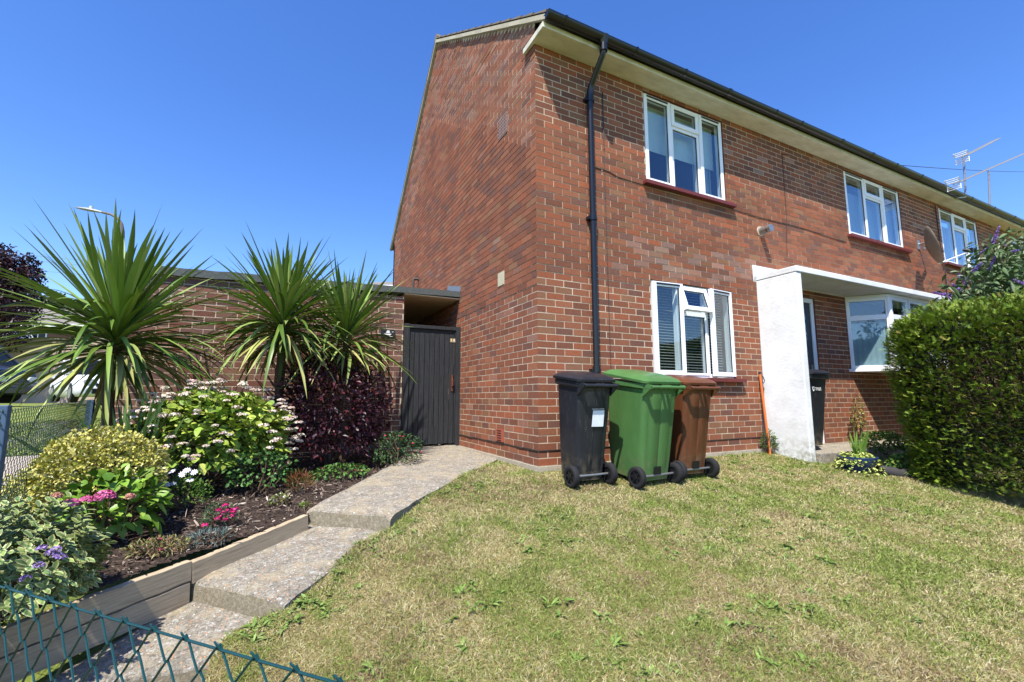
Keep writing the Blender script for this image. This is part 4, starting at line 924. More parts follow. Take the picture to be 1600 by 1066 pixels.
# spiky palms
def cordyline(name, base, crown, n, L, label, seed, wide=.05, trunk=True):
    t = empty(name, tuple(base), 0, label, 'palm', 'spiky cordyline palms in the bed'); c = np.array(crown)-np.array(base); i = np.arange(n); f = (i+.5)/n
    th = np.radians(4+100*f**.78)+R.normal(0, .09, n); az = i*2.39996+R.normal(0, .2, n)
    D = np.c_[np.sin(th)*np.cos(az), np.sin(th)*np.sin(az), np.cos(th)]
    P = np.tile(c, (n, 1))+D*np.array([.05, .05, .04])+np.c_[np.zeros(n), np.zeros(n), .12-.30*f]
    Ln = L*R.uniform(.72, 1.08, n)*np.where(f < .12, .75, 1)*np.where(f > .85, .8, 1); W = wide*R.uniform(.75, 1.1, n)
    K = pick([(124, 154, 64), (140, 168, 78), (104, 136, 56), (164, 184, 102)], n, .14)
    old = f > .83; K[old] = pick([(178, 186, 100), (190, 190, 116), (140, 158, 80)], int(old.sum()), .12)
    N = nrm(np.cross(np.cross(D, np.array([0, 0, 1.])), D)+R.normal(0, .15, (n, 3)))
    prof = ((0, .55), (.08, .5), (.2, .8), (.35, 1), (.5, 1), (.65, .85), (.8, .6), (.92, .28), (1, .02))
    bend = np.where(f < .3, .02+.08*R.random(n), np.where(f < .6, .10+.32*R.random(n), .18+.34*R.random(n)))*np.where(R.random(n) < .1, 1.8, 1)
    dead = R.random(n) < .0
    o = foliage('leaf_crown', [leaves(P, D, N, Ln, W, K, prof, bend, .45, side=R.normal(0, .07, n))], mat_leafg, t)
    # dry hanging leaves under the crown
    m = 20; a = R.uniform(0, 2*np.pi, m); D2 = np.c_[np.cos(a)*.8, np.sin(a)*.8, -R.uniform(.3, 1.1, m)]; P2 = np.tile(c-np.array([0, 0, .18]), (m, 1))+D2*.04
    foliage('hanging_leaves', [leaves(P2, D2, nrm(np.c_[np.cos(a), np.sin(a), a*0+.3]), L*R.uniform(.28, .5, m), wide*.9, pick([(150, 168, 84), (190, 190, 112), (104, 130, 58), (88, 112, 52), (168, 150, 96)], m), prof, .1, .3)], mat_leaf, t)
    if trunk:
        mb = MB(); h = c[2]; zz = np.linspace(-.03, h, 16); mb.tube([(c[0]*z/h+.02*math.sin(z*5), c[1]*z/h, z) for z in zz], [.048+.006*math.sin(k*2.2) for k in range(16)], 10); mb.build('trunk', mat_bark, t, smooth='auto')
    return t
def bz(x, y): return float(bed_z(x, y))-.01
c1 = aty(182, 526, 1.25); cordyline('cordyline_palm', (c1[0], 1.25, bz(0, 1.25)), c1, 320, 1.22, 'largest spiky green cordyline palm, left in the bed before the street lamp', 1, .045)
c2 = aty(443, 504, 1.45); cordyline('cordyline_palm', (c2[0]+.03, 1.45, bz(0, 1.45)), c2, 300, 1.04, 'tall spiky cordyline palm in the middle, left of the smaller one by the gate', 2, .042)
c3 = aty(541, 528, 1.55); cordyline('cordyline_palm', (c3[0]+.02, 1.62, bz(0, 1.62)), c3, 230, 1.0, 'smallest spiky cordyline palm rising behind the dark purple shrub', 3, .038)
# dark strap-leaved plant behind the yellow shrub
q = aty(216, 662, .50); t = empty('strap_leaf_plant', (q[0], .50, bz(0, .5)), 0, 'dark green strap-leaved clump between the largest palm and the lime green shrub', 'plant'); n = 105
a = R.uniform(0, 2*np.pi, n); th = R.uniform(.05, .75, n); D = np.c_[np.sin(th)*np.cos(a), np.sin(th)*np.sin(a), np.cos(th)]
foliage('leaf_fan', [leaves(R.normal(0, .06, (n, 3))*np.array([1, 1, 0]), D, nrm(rdir(n)+np.array([0, 0, .5])), R.uniform(.65, 1.12, n), .038, pick([(66, 94, 44), (80, 110, 52), (104, 134, 66)], n), ((0, .7), (.3, 1), (.6, .9), (.85, .5), (1, .03)), R.uniform(.05, .4, n), .4)], mat_leafg, t)
# yellow euonymus
q = aty(148, 700, -.10); shrub('golden_shrub', (q[0], -.05, bz(0, -.05)), (.37, .34), .58, 11500, .032, .019, [(222, 212, 104), (234, 226, 134), (202, 196, 84), (160, 170, 70), (240, 236, 168)], mat_leaf,
   'low golden yellow variegated shrub beside the chain link fence', wts=[.3, .27, .2, .08, .15], seed=3, lump=.2, up=.7, inner=.72)
# lime hydrangea-like shrub with pale pink flower heads
q = aty(338, 690, .85); t, P, D = shrub('flowering_shrub', (q[0]-.02, .88, bz(0, .85)), (.59, .52), .83, 3000, .080, .058, [(168, 190, 72), (148, 176, 66), (188, 204, 88), (120, 156, 56), (204, 212, 104)], mat_leaf,
   'large rounded lime green shrub dotted with pale pink flower heads', wts=[.28, .24, .2, .16, .12], seed=5, inner=.6, flat=.8, low=-.45, prof=((0, .3), (.22, .95), (.5, 1), (.8, .6), (1, .04)))
d = rdir(620); d = d[(d[:, 2] > -.25)][:210]; hp = np.array([0, 0, .42])+d*np.array([.67, .60, .50])*R.uniform(.97, 1.08, (len(d), 1))
foliage('flower_heads', [florets(hp, d, 44, R.uniform(.022, .042, len(hp)), .016, [(238, 230, 198), (244, 238, 212), (238, 216, 198), (230, 184, 178)], .4)], mat_petal, t)
# purple shrub
q = aty(520, 660, 1.45); shrub('purple_shrub', (q[0], 1.42, bz(0, 1.4)), (.60, .48), 1.22, 6000, .062, .026, [(52, 26, 34), (66, 30, 40), (40, 22, 30), (92, 34, 44), (84, 58, 70)], mat_dleaf,
   'dark purple leaved bush in front of the smallest palm', wts=[.3, .22, .25, .13, .1], seed=8, lump=.2, up=.5, low=-.7)
# pink hydrangea
q = aty(165, 800, -.45); t, P, D = shrub('pink_hydrangea', (q[0]+.02, -.42, bz(0, -.42)), (.23, .22), .38, 330, .105, .050, [(122, 164, 54), (138, 178, 62), (104, 146, 48), (158, 190, 82)], mat_leafg,
   'bright green hydrangea with three pink mophead flowers', seed=4, inner=.5, flat=1, prof=((0, .2), (.2, .8), (.5, 1), (.8, .55), (1, .03)))
base = np.array([q[0]+.02, -.42, bz(0, -.42)])
for u, v, dy, r_ in ((110, 789, -.76, .034), (135, 783, -.74, .030), (163, 778, -.76, .048), (203, 777, -.70, .022), (88, 776, -.70, .022)):
    c = aty(u, v, dy)-base; cols_ = [(232, 120, 168), (240, 146, 186), (220, 98, 150)] if r_ > .028 else [(226, 170, 130), (214, 150, 140)]
    V, Fq, K = florets(np.array([c]), None, 170, r_, .015, cols_, .8); foliage('flower_head', [(V, Fq, K)], mat_petal, t)
    mb = MB(); mb.tube([tuple(c*np.array([.7, .7, .3])), tuple(c-np.array([0, 0, .01]))], .004, 5); mb.build('flower_stalk', mat_stem, t)
# variegated hebe, rosettes
q = aty(26, 880, -1.35); t = empty('variegated_hebe', (q[0]-.02, -1.33, bz(0, -1.33)), 0, 'cream and green variegated hebe with small lilac flowers beside the lower planks', 'shrub')
P, D = shell(300, (0, 0, .19), (.31, .28, .25), inner=.72, lump=.18, seed=2); P[:, 2] = np.maximum(P[:, 2], .01); prt = []
for k_ in range(9):
    a = k_*2.4; n = len(P); ax = nrm(D+np.array([0, 0, .7])+R.normal(0, .2, (n, 3))); s_ = nrm(np.cross(ax, np.tile([.3, .2, 1.], (n, 1)))); w_ = np.cross(ax, s_); op = .55+.14*(k_ % 3)
    dd = nrm(ax*(1-op*.75)+(s_*math.cos(a)+w_*math.sin(a))*op*1.5); prt.append(leaves(P-ax*.008*k_, dd, ax, R.uniform(.034, .052, n), R.uniform(.017, .023, n), pick([(128, 158, 84), (144, 170, 92), (110, 142, 78)], n), ((0, .3), (.3, .95), (.65, 1), (1, .1)), .1, .2, pick([(232, 226, 160), (238, 232, 176)], n, .06)))
foliage('foliage', prt, mat_leaf, t); mb = MB(); stems(mb, (0, 0, -.01), P, .005, 24); mb.build('stems', mat_bark, t)
fl = np.array([aty(u, v, -1.6)-np.array(t.location) for u, v in ((66, 858), (78, 866), (90, 870), (60, 885), (40, 905), (88, 860), (96, 872))])
for q_ in fl: foliage('lilac_flower', [florets(q_[None], None, 40, .016, .009, [(150, 120, 186), (174, 146, 204)], .9)], mat_petal, t)
# green low weeds left of the hebe and beyond the fence
shrub('leafy_perennial', (fence_x(-.9)+.10, -.95, bz(0, -1)), (.16, .16), .26, 420, .05, .032, [(70, 112, 52), (88, 128, 60)], mat_leaf, 'mid green leafy plant behind the variegated hebe', cat='plant', seed=6)
# white daisies
q = aty(283, 765, .15); t, P, D = shrub('white_daisy_plant', (q[0], .12, bz(0, .12)), (.20, .18), .24, 900, .030, .008, [(96, 136, 48), (116, 156, 60), (80, 120, 44)], mat_leaf, 'small bushy green plant with white daisy flowers in front of the lime shrub', cat='flowers', seed=7, up=.8)
pr_ = []; ce = []
for u, v in ((268, 737), (285, 741), (292, 735), (255, 744), (303, 738), (262, 757), (270, 756), (245, 766), (297, 750), (240, 745)):
    c = aty(u, v, .0)-np.array(t.location); m = 10; a = np.arange(m)*2*np.pi/m; nn = nrm(np.array([-.1, -.5, .8])+R.normal(0, .2, 3)); s_ = nrm(np.cross(nn, [1, 0, 0.])); w_ = np.cross(nn, s_)
    pr_.append(leaves(np.tile(c, (m, 1)), np.cos(a)[:, None]*s_+np.sin(a)[:, None]*w_, np.tile(nn, (m, 1)), .026, .010, pick([(240, 240, 244)], m, .03), ((0, .5), (.6, 1), (1, .4)), 0, .1)); ce.append(c+nn*.002)
for p_ in pr_: foliage('daisy_flower', [p_], mat_petal, t)
foliage('daisy_centres', [florets(np.array(ce), None, 10, .004, .004, [(70, 70, 120)], .6)], mat_petal, t)
# rose, pink and red
def flowery(name, u, v, y, rad, h, nleaf, L, W, cols, label, fl_cols, nfl, fr, fs, seed, mat=None, **kw):
    q = aty(u, v, y); t, P, D = shrub(name, (q[0], y, bz(0, y)), rad, h, nleaf, L, W, cols, mat or mat_leaf, label, cat='flowers', seed=seed, **kw)
    if nfl:
        k = R.choice(np.where(P[:, 2] > h*.35)[0], nfl); pf = P[k]*np.array([1.03, 1.03, 1.05])
        for q_ in pf: foliage('flower', [florets(q_[None], None, 22, fr, fs, fl_cols, .6)], mat_petal, t)
    return t
flowery('rose_bush', 405, 745, .45, (.26, .20), .36, 520, .038, .028, [(86, 130, 62), (106, 150, 74), (70, 112, 52)], 'low rose bush with round green leaves at the foot of the lime shrub', [(206, 92, 104), (236, 200, 190)], 4, .02, .014, 11)
flowery('fuchsia', 620, 700, 1.05, (.27, .24), .40, 1100, .032, .016, [(52, 84, 44), (66, 98, 52), (82, 116, 60)], 'small green fuchsia with red flowers next to the path by the gate', [(200, 40, 60), (224, 110, 130)], 14, .012, .010, 12)
flowery('groundcover_plant', 535, 735, .78, (.26, .12), .13, 420, .045, .026, [(84, 122, 56), (104, 140, 64)], 'low spreading green plant with tiny pink flowers in front of the purple bush', [(214, 70, 110)], 5, .010, .009, 13)
flowery('brown_sedge', 468, 752, .35, (.10, .09), .16, 420, .08, .004, [(140, 84, 50), (160, 100, 60), (120, 130, 60)], 'tuft of rusty brown grass in the bark mulch', None, 0, 0, 0, 14, up=1.3)
flowery('white_alyssum', 436, 780, -.02, (.07, .06), .09, 170, .022, .010, [(150, 160, 80), (120, 140, 60)], 'tiny yellow-green plant with white flowers on the mulch near the upper step', [(236, 234, 220), (240, 226, 190)], 12, .008, .010, 15)
flowery('small_seedling', 478, 785, -.15, (.045, .04), .035, 70, .022, .012, [(110, 140, 56), (130, 158, 70)], 'tiny green seedling beside the corner of the upper step', None, 0, 0, 0, 21)
t = flowery('pink_dianthus', 343, 812, -.42, (.10, .09), .15, 420, .035, .006, [(72, 100, 62), (96, 120, 80)], 'small plant with bright magenta pink flowers in the mulch', [(226, 50, 130), (238, 84, 156)], 0, .013, .010, 16, up=1)
pf = np.array([aty(u, v, -.47)-np.array(t.location) for u, v in ((352, 790), (342, 797), (350, 801), (345, 808), (340, 811), (358, 797), (363, 806), (365, 800), (352, 812), (320, 821), (314, 842), (368, 796))])
for q_ in pf: foliage('magenta_flower', [florets(q_[None], None, 30, .016, .014, [(226, 50, 130), (240, 84, 160), (206, 40, 110)], .6)], mat_petal, t)
flowery('blue_grey_tuft', 328, 846, -.72, (.11, .08), .07, 420, .035, .005, [(108, 132, 128), (126, 146, 142), (92, 116, 108)], 'low blue-grey tuft next to the timber plank', None, 0, 0, 0, 17, up=.9)
flowery('heather', 247, 856, -.82, (.15, .09), .08, 700, .03, .006, [(160, 156, 92), (130, 136, 72), (176, 168, 116), (150, 110, 80)], 'low straw-coloured heather with a pink bud in the mulch', [(214, 90, 120)], 2, .008, .009, 18, up=.9)
flowery('weed_clump', 262, 950, -1.55, (.11, .035), .05, 60, .035, .022, [(96, 134, 46), (120, 156, 60)], 'green weeds at the foot of the stacked planks beside the step', None, 0, 0, 0, 19)
q = atz(258, 952, -.415); bpy.data.objects['weed_clump'].location = (q[0]-.01, q[1]+.03, -.425)
# ------------------------------------------------------------------ right-hand side: hedge, buddleia, pot
def hedge():
    t = empty('yew_hedge', (5.4, -2.6, -.3), 0, 'large clipped dark green yew hedge at the right, hiding the bay window', 'hedge')
    o = np.array([5.4, -2.6, -.3]); x0, x1, y0, y1, h = 3.95, 8.2, -4.6, -1.16, 2.08
    def surf(n):
        # faces: left (x0), back-left(y1), front (y0), top
        A = [(y1-y0)*h, (x1-x0)*h*.6, (x1-x0)*(y1-y0)*.55]; A = np.array(A)/sum(A); k = R.choice(3, n, p=A); u = R.random(n); v = R.random(n)
        P = np.zeros((n, 3)); N = np.zeros((n, 3))
        m = k == 0; P[m] = np.c_[np.full(m.sum(), x0), y0+(y1-y0)*u[m], h*v[m]]; N[m] = (-1, 0, .15)
        m = k == 1; P[m] = np.c_[x0+(x1-x0)*u[m]**1.3, np.full(m.sum(), y1), h*v[m]]; N[m] = (0, 1, .1)
        m = k == 2; P[m] = np.c_[x0+(x1-x0)*u[m], y0+(y1-y0)*v[m], np.full(m.sum(), h)]; N[m] = (0, 0, 1)
        # round corners
        cx = np.clip(P[:, 0], x0+.55, x1-.3); cy = np.clip(P[:, 1], y0+.5, y1-.55); cz = np.clip(P[:, 2], .15, h-.55)
        dv = P-np.c_[cx, cy, cz]; ln = np.linalg.norm(dv, axis=1); lim = np.where(ln > .55, .55/np.maximum(ln, 1e-6), 1); P2 = np.c_[cx, cy, cz]+dv*lim[:, None]
        N2 = nrm(dv); lump = .10*(vnoise(P2[:, 1]*1.0+P2[:, 0], P2[:, 2], .42, 3)-.5)+.05*(vnoise(P2[:, 1]+P2[:, 0], P2[:, 2]*1.5, .15, 5)-.5)
        taper = .16*np.clip((h*.62-P2[:, 2])/h, 0, 1)**1.2
        P2 = P2+N2*(lump-taper*1.0)[:, None]; return P2-np.array([0, 0, 0]), N2
    parts = []
    P, N = surf(34000); P = P-N*(R.random(len(P))**1.5*.12)[:, None]; n = len(P)
    base = np.c_[P[:, 0]-o[0], P[:, 1]-o[1], P[:, 2]]
    ax = nrm(N*.75+R.normal(0, .55, (n, 3))*np.array([1, 1, .5])+np.array([0, 0, .35])); side = nrm(np.cross(ax, np.array([0, 0, 1.])+R.normal(0, .3, (n, 3)))); Ls = R.uniform(.035, .075, n)*np.where(R.random(n) < .02, 1.9, 1)
    K0 = pick([(124, 152, 48), (142, 168, 56), (100, 130, 42), (164, 182, 72), (160, 150, 72)], n, .14, [.3, .25, .2, .19, .06])
    for s in (-1, 1):       # flat sprays: needles either side of each twig
        for j in range(5):
            f = .15+.17*j; b = base+ax*(Ls*f)[:, None]; dd = nrm(ax*.65+side*s*.9+R.normal(0, .12, (n, 3))); parts.append(leaves(b, dd, nrm(np.cross(ax, side)), Ls*.40*(1-.35*f), .0042+.0025*R.random(n), K0*(.85+.3*R.random((n, 1))), ((0, .8), (.5, 1), (1, .15)), .05, .1, flat2=True))
    parts.append(leaves(base, ax, nrm(np.cross(ax, side)), Ls*1.1, .005, K0, ((0, .8), (.5, 1), (1, .1)), .05, .1, flat2=True))
    foliage('foliage', parts, mat_leaf, t)
    mb = MB(); P, N = surf(1200)
    for i in range(300):
        q = P[i]-N[i]*.12-np.array([o[0], o[1], 0]); b = np.array([q[0]*.6+.0, q[1]*.8, max(.05, q[2]*.45)]); mb.tube([b, (b+q)/2+R.normal(0, .04, 3), q], [.012, .008, .004], 4)
    mb.build('branches', mat_bark, t)
    # twig mass inside: dark bare twigs and old needles, keeps the hedge opaque
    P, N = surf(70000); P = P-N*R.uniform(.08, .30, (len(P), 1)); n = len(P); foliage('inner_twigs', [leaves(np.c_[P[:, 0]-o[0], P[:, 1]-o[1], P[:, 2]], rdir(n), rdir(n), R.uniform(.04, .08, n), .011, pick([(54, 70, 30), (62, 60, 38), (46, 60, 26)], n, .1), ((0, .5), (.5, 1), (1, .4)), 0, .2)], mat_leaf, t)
hedge()
def buddleia():
    c = aty(1568, 430, -1.3); t = empty('buddleia', (c[0], -1.3+.0, -.2), 0, 'buddleia bush with purple flower spikes rising behind the yew hedge', 'shrub'); b = np.array(t.location)
    tips = []; mb = MB()
    for u, v in ((1520, 425), (1535, 395), (1552, 380), (1570, 385), (1590, 372), (1600, 400), (1510, 445), (1545, 420), (1575, 415), (1595, 430), (1560, 440), (1530, 445), (1620, 380), (1640, 400), (1650, 430), (1580, 395), (1500, 455), (1605, 445), (1625, 430), (1560, 402), (1485, 462), (1540, 408)):
        q = aty(u, v, -1.3+random.uniform(-.5, .5))-b; tips.append(q); m = np.array([q[0]*.35, q[1]*.4, q[2]*.55]); mb.tube([(0, 0, 0), m, q*.85+np.array([0, 0, .1]), q], [.03, .02, .01, .005], 5)
    mb.build('stems', mat_bark, t); tips = np.array(tips); parts = []
    k = R.integers(0, len(tips), 5200); f = R.uniform(.62, 1.02, 5200)**.7; P = tips[k]*f[:, None]+R.normal(0, .10, (5200, 3)); 
    parts.append(leaves(P, nrm(R.normal(0, 1, (5200, 3))+np.array([0, 0, .1])), nrm(rdir(5200)+np.array([0, 0, 1])), R.uniform(.08, .16, 5200), R.uniform(.028, .048, 5200), pick([(94, 120, 70), (112, 138, 86), (82, 108, 62), (146, 160, 120)], 5200, .12), bend=.3)); foliage('foliage', parts, mat_leaf, t)
    for i, q in enumerate(tips):
        if i % 5 == 4: continue
        d = nrm(np.array([R.normal(0, .8), R.normal(0, .5), .55])); n = 220; s = R.random(n); L = R.uniform(.14, .26); rr = .025*(1-s*.8)
        P = q+d*(s*L)[:, None]+rdir(n)*rr[:, None]; foliage('flower_spike', [leaves(P, rdir(n), rdir(n), .012, .010, pick([(132, 96, 190), (164, 128, 216), (128, 92, 186), (186, 160, 224)], n), ((0, .6), (.5, 1), (1, .5)), 0, .2)], mat_petal, t)
buddleia()
# concrete slab by the door, pot, log edging
mb = MB(); mb.box((3.70, -.62, -.30), (6.3, -.03, -.012)); st_ = mb.build('door_step', mat_conc, None, bevel=.015); tag(st_, 'grey concrete step below the front door beside the white porch wall', 'step')
q = on_lawn(1340, 716); q = aty(1340, 722, -.95); t = empty('plant_pot', (q[0], -.95, float(lawn_z(q[0], -.95))-.01), 0, 'blue glazed pot with a spiky plant and trailing yellow-green leaves by the step', 'plant pot')
mb = MB(); rings = [[(r_*math.cos(a), r_*math.sin(a), z_) for a in np.linspace(0, 2*math.pi, 28, endpoint=False)] for r_, z_ in ((.11, 0), (.15, .05), (.185, .13), (.20, .165), (.205, .185), (.185, .187), (.17, .15))]
mb.loft(rings); mb.build('pot', simple('cobalt_glaze', (36, 58, 104), .25, 0, .6, .45, 18), t, smooth='auto')
n = 13; a = R.uniform(0, 2*np.pi, n); th = R.uniform(.03, .42, n); D = np.c_[np.sin(th)*np.cos(a), np.sin(th)*np.sin(a), np.cos(th)]
foliage('spiky_leaves', [leaves(np.c_[R.normal(0, .02, (n, 2)), np.full(n, .16)], D, rdir(n), R.uniform(.22, .42, n), .035, pick([(128, 168, 70), (146, 184, 84)], n), ((0, .7), (.3, 1), (.7, .8), (1, .03)), .02, .35)], mat_leafg, t)
n = 620; a = R.uniform(0, 2*np.pi, n); rr = np.sqrt(R.random(n))*.27; P = np.c_[rr*np.cos(a), rr*np.sin(a)*.9, .20-.25*(rr/.27)**4+R.normal(0, .012, n)+.02]
foliage('trailing_leaves', [leaves(P, nrm(np.c_[np.cos(a), np.sin(a), R.normal(0, .4, n)]), nrm(rdir(n)*.6+np.array([0, 0, 1])), .035, .026, pick([(190, 200, 96), (206, 214, 130), (140, 168, 70)], n), ((0, .4), (.4, 1), (.8, .8), (1, .1)), .3, .2)], mat_leaf, t)
mb = MB(); a = on_lawn(1368, 722); a = aty(1372, 728, -1.10); b = aty(1440, 748, -1.36); zz = lambda p_: float(lawn_z(p_[0], p_[1])); pts = [tuple(np.array([a[0]*(1-f)+b[0]*f, a[1]*(1-f)+b[1]*f, 0])+np.array([0, 0, zz(a*(1-f)+b*f)+.035+.01*math.sin(f*9)])) for f in np.linspace(0, 1, 12)]
mb.tube(pts, [.062+.008*math.sin(k*2) for k in range(12)], 12); tag(mb.build('log_edging', simple('grey_log', (58, 56, 56), .85, 0, .3, .3, 10, .5), smooth='auto'), 'grey rounded log edging between the blue pot and the hedge', 'log')
shrub('low_border_plant', (5.2, -.62, -.10), (.42, .22), .30, 900, .05, .028, [(66, 104, 44), (88, 124, 52), (130, 150, 70)], mat_leaf, 'green border plant at the wall below the bay window', cat='plant', seed=20)
shrub('trailing_ivy', (4.55, -1.15, -.17), (.32, .16), .16, 700, .045, .032, [(76, 116, 50), (100, 140, 60), (150, 170, 80)], mat_leaf, 'low green leaves growing over the grey log edging', cat='plant', seed=22)
t, P, D = shrub('climber', (5.55, -.16, .05), (.16, .07), .62, 300, .035, .022, [(110, 120, 56), (150, 150, 70), (180, 140, 60), (90, 104, 48)], mat_leaf, 'thin yellowing climber against the brick below the bay window', cat='plant', seed=23, inner=.2)
shrub('wall_weed', (3.47, -.10, -.06), (.10, .08), .30, 260, .05, .012, [(86, 112, 50), (104, 126, 60)], mat_leaf, 'green weed growing where the white porch wall meets the brick', cat='plant', seed=24, up=1)
# broom handle and pole leaning on the porch wall
def pole(a, b, r, mat, name, label, cat, loop=False):
    a = np.array(a); b = np.array(b); t = empty(name, tuple(a), 0, label, cat); mb = MB(); mb.tube([(0, 0, 0), tuple((b-a)*.5), tuple(b-a)], r, 10); mb.build('shaft', mat, t, smooth='auto')
    mb = MB(); mb.tube([tuple((b-a)*.985), tuple((b-a)*1.01)], r*1.15, 10); mb.build('end_cap', mat_blackpl, t, smooth='auto')
    if loop:
        e = b-a; mb = MB(); mb.tube([tuple(e*.99), tuple(e*.97+np.array([.05, -.01, -.02])), tuple(e*.9+np.array([.07, -.01, 0])), tuple(e*.84+np.array([.012, 0, 0]))], .006, 6); mb.build('strap', simple('blue_strap', (60, 76, 100), .7), t)
a = aty(1203, 708, -.14); a[2] = float(lawn_z(a[0], -.14)); pole(a, aty(1187, 583, -.04), .016, simple('orange_pole_wood', (196, 104, 40), .5), 'garden_pole', 'orange wooden pole leaning on the brick next to the white porch wall', 'pole', True)
a = aty(1195, 690, -.05); a[2] = -.05; pole(a, aty(1190, 597, -.03), .014, simple('grey_pole_metal', (96, 104, 116), .45, .5), 'garden_pole', 'slim grey pole behind the orange one by the porch wall', 'pole')
# dandelions by the hedge
t = empty('dandelion', tuple(on_lawn(1585, 778)), 0, 'yellow dandelion flowers in the grass at the foot of the hedge', 'flowers')
pf = np.array([on_lawn(1585, 790)+np.array([0, 0, .09]), on_lawn(1540, 765)+np.array([0, 0, .07])])-np.array(t.location); foliage('flowers', [florets(pf, None, 40, .015, .012, [(236, 190, 30), (244, 206, 60)], .5)], mat_petal, t)
mb = MB()
for q in pf: mb.tube([(q[0], q[1], q[2]-.10), tuple(q)], .002, 4)
mb.build('stalk', mat_stem, t)
# ------------------------------------------------------------------ street behind the fence
def gz(x, y): return float(ground_z(np.array([x]), np.array([y]))[0])
# pavement strip beyond the fence
P4 = [(-12, -1.0), (-12, 1.3), (-4.05, 2.3), (-3.60, .4), (-3.5, -.4)]
mb = MB(); tk = []
def strip(name, poly, dz, mat, th=.02):
    xs = np.linspace(min(p[0] for p in poly), max(p[0] for p in poly), 70); ys = np.linspace(min(p[1] for p in poly), max(p[1] for p in poly), 60); X, Y = np.meshgrid(xs, ys)
    keep = in_poly((X[:-1, :-1]+X[1:, 1:])/2, (Y[:-1, :-1]+Y[1:, 1:])/2, poly).ravel(); idx = np.arange(X.size).reshape(X.shape); Fq = np.stack([idx[:-1, :-1], idx[:-1, 1:], idx[1:, 1:], idx[1:, :-1]], -1).reshape(-1, 4)[keep]
    return tag(fast_mesh(name, np.c_[X.ravel(), Y.ravel(), ground_z(X.ravel(), Y.ravel())+dz], Fq, mat, smooth=True), kind='structure')
def mk_tar(name, a, b):
    m = NT(name); m.base(m.ramp(m.noise(20, 8, .8), [(.3, a), (.7, b)]), .95, 0, .2); m.bump(m.noise(150, 6), .5, .005); return m.m
PAV = [(-16, 2.2), (-16, 5.2), (-5.6, 5.9), (-4.6, 4.6), (-4.3, 2.75)]
strip('pavement', PAV, .03, mk_tar('pavement_tarmac', (150, 138, 124), (184, 170, 154)))
strip('road', [(-40, 6.2), (-40, 12), (-3, 12), (-3, 6.2)], .012, mk_tar('road_asphalt', (92, 92, 94), (116, 114, 112)))
def far_keep(x, y): return (x < fence_x(y)-.05) & ~in_poly(x, y, PAV)
blades('verge_grass', 200000, (-11, -3.3, -2.8, 12.0), ground_z, GREEN, [(150, 158, 90), (166, 164, 104)], .04, .09, .011, 'green grass verge seen through the chain link fence', False, .9, .38, far_keep)
# street lamp
LD = 17.0; lb = atd(190, 344, LD); lz = gz(lb[0], lb[1]); t = empty('street_lamp', (lb[0], lb[1], lz), 0, 'curved grey street lamp post rising behind the largest palm', 'street lamp')
o = np.array([lb[0], lb[1], lz]); pts = [np.zeros(3), atd(192, 400, LD)-o] + [atd(u, v, LD)-o for u, v in ((192, 362), (190, 350), (184, 341), (173, 335), (160, 332))]
mb = MB(); mb.tube(pts, [.08, .06, .055, .05, .05, .045, .045], 10); mb.build('pole', simple('rusty_lamp_pole', (104, 92, 82), .7), t, smooth='auto')
a = atd(160, 332, LD)-o; b = atd(118, 325, LD)-o; d = b-a; s = np.cross(d, [0, 0, 1.]); s /= np.linalg.norm(s); rings = []
for f, w_, h_ in ((0, .05, .04), (.25, .10, .07), (.5, .14, .08), (.8, .12, .05), (1, .05, .015)):
    c = a+d*f; rings.append([tuple(c+s*w_*math.cos(q)+np.array([0, 0, 1])*h_*math.sin(q)*(1 if math.sin(q) > 0 else .5)) for q in np.linspace(0, 2*math.pi, 14, endpoint=False)])
mb = MB(); mb.loft(rings); mb.build('lamp_head', simple('lamp_head_grey', (150, 152, 150), .5), t, smooth='auto')
mb = MB(); c = a+d*.42; mb.tube([tuple(c+np.array([0, 0, .05])), tuple(c+np.array([0, 0, .16]))], .06, 10); mb.build('photocell', simple('photocell', (200, 202, 200), .5), t)
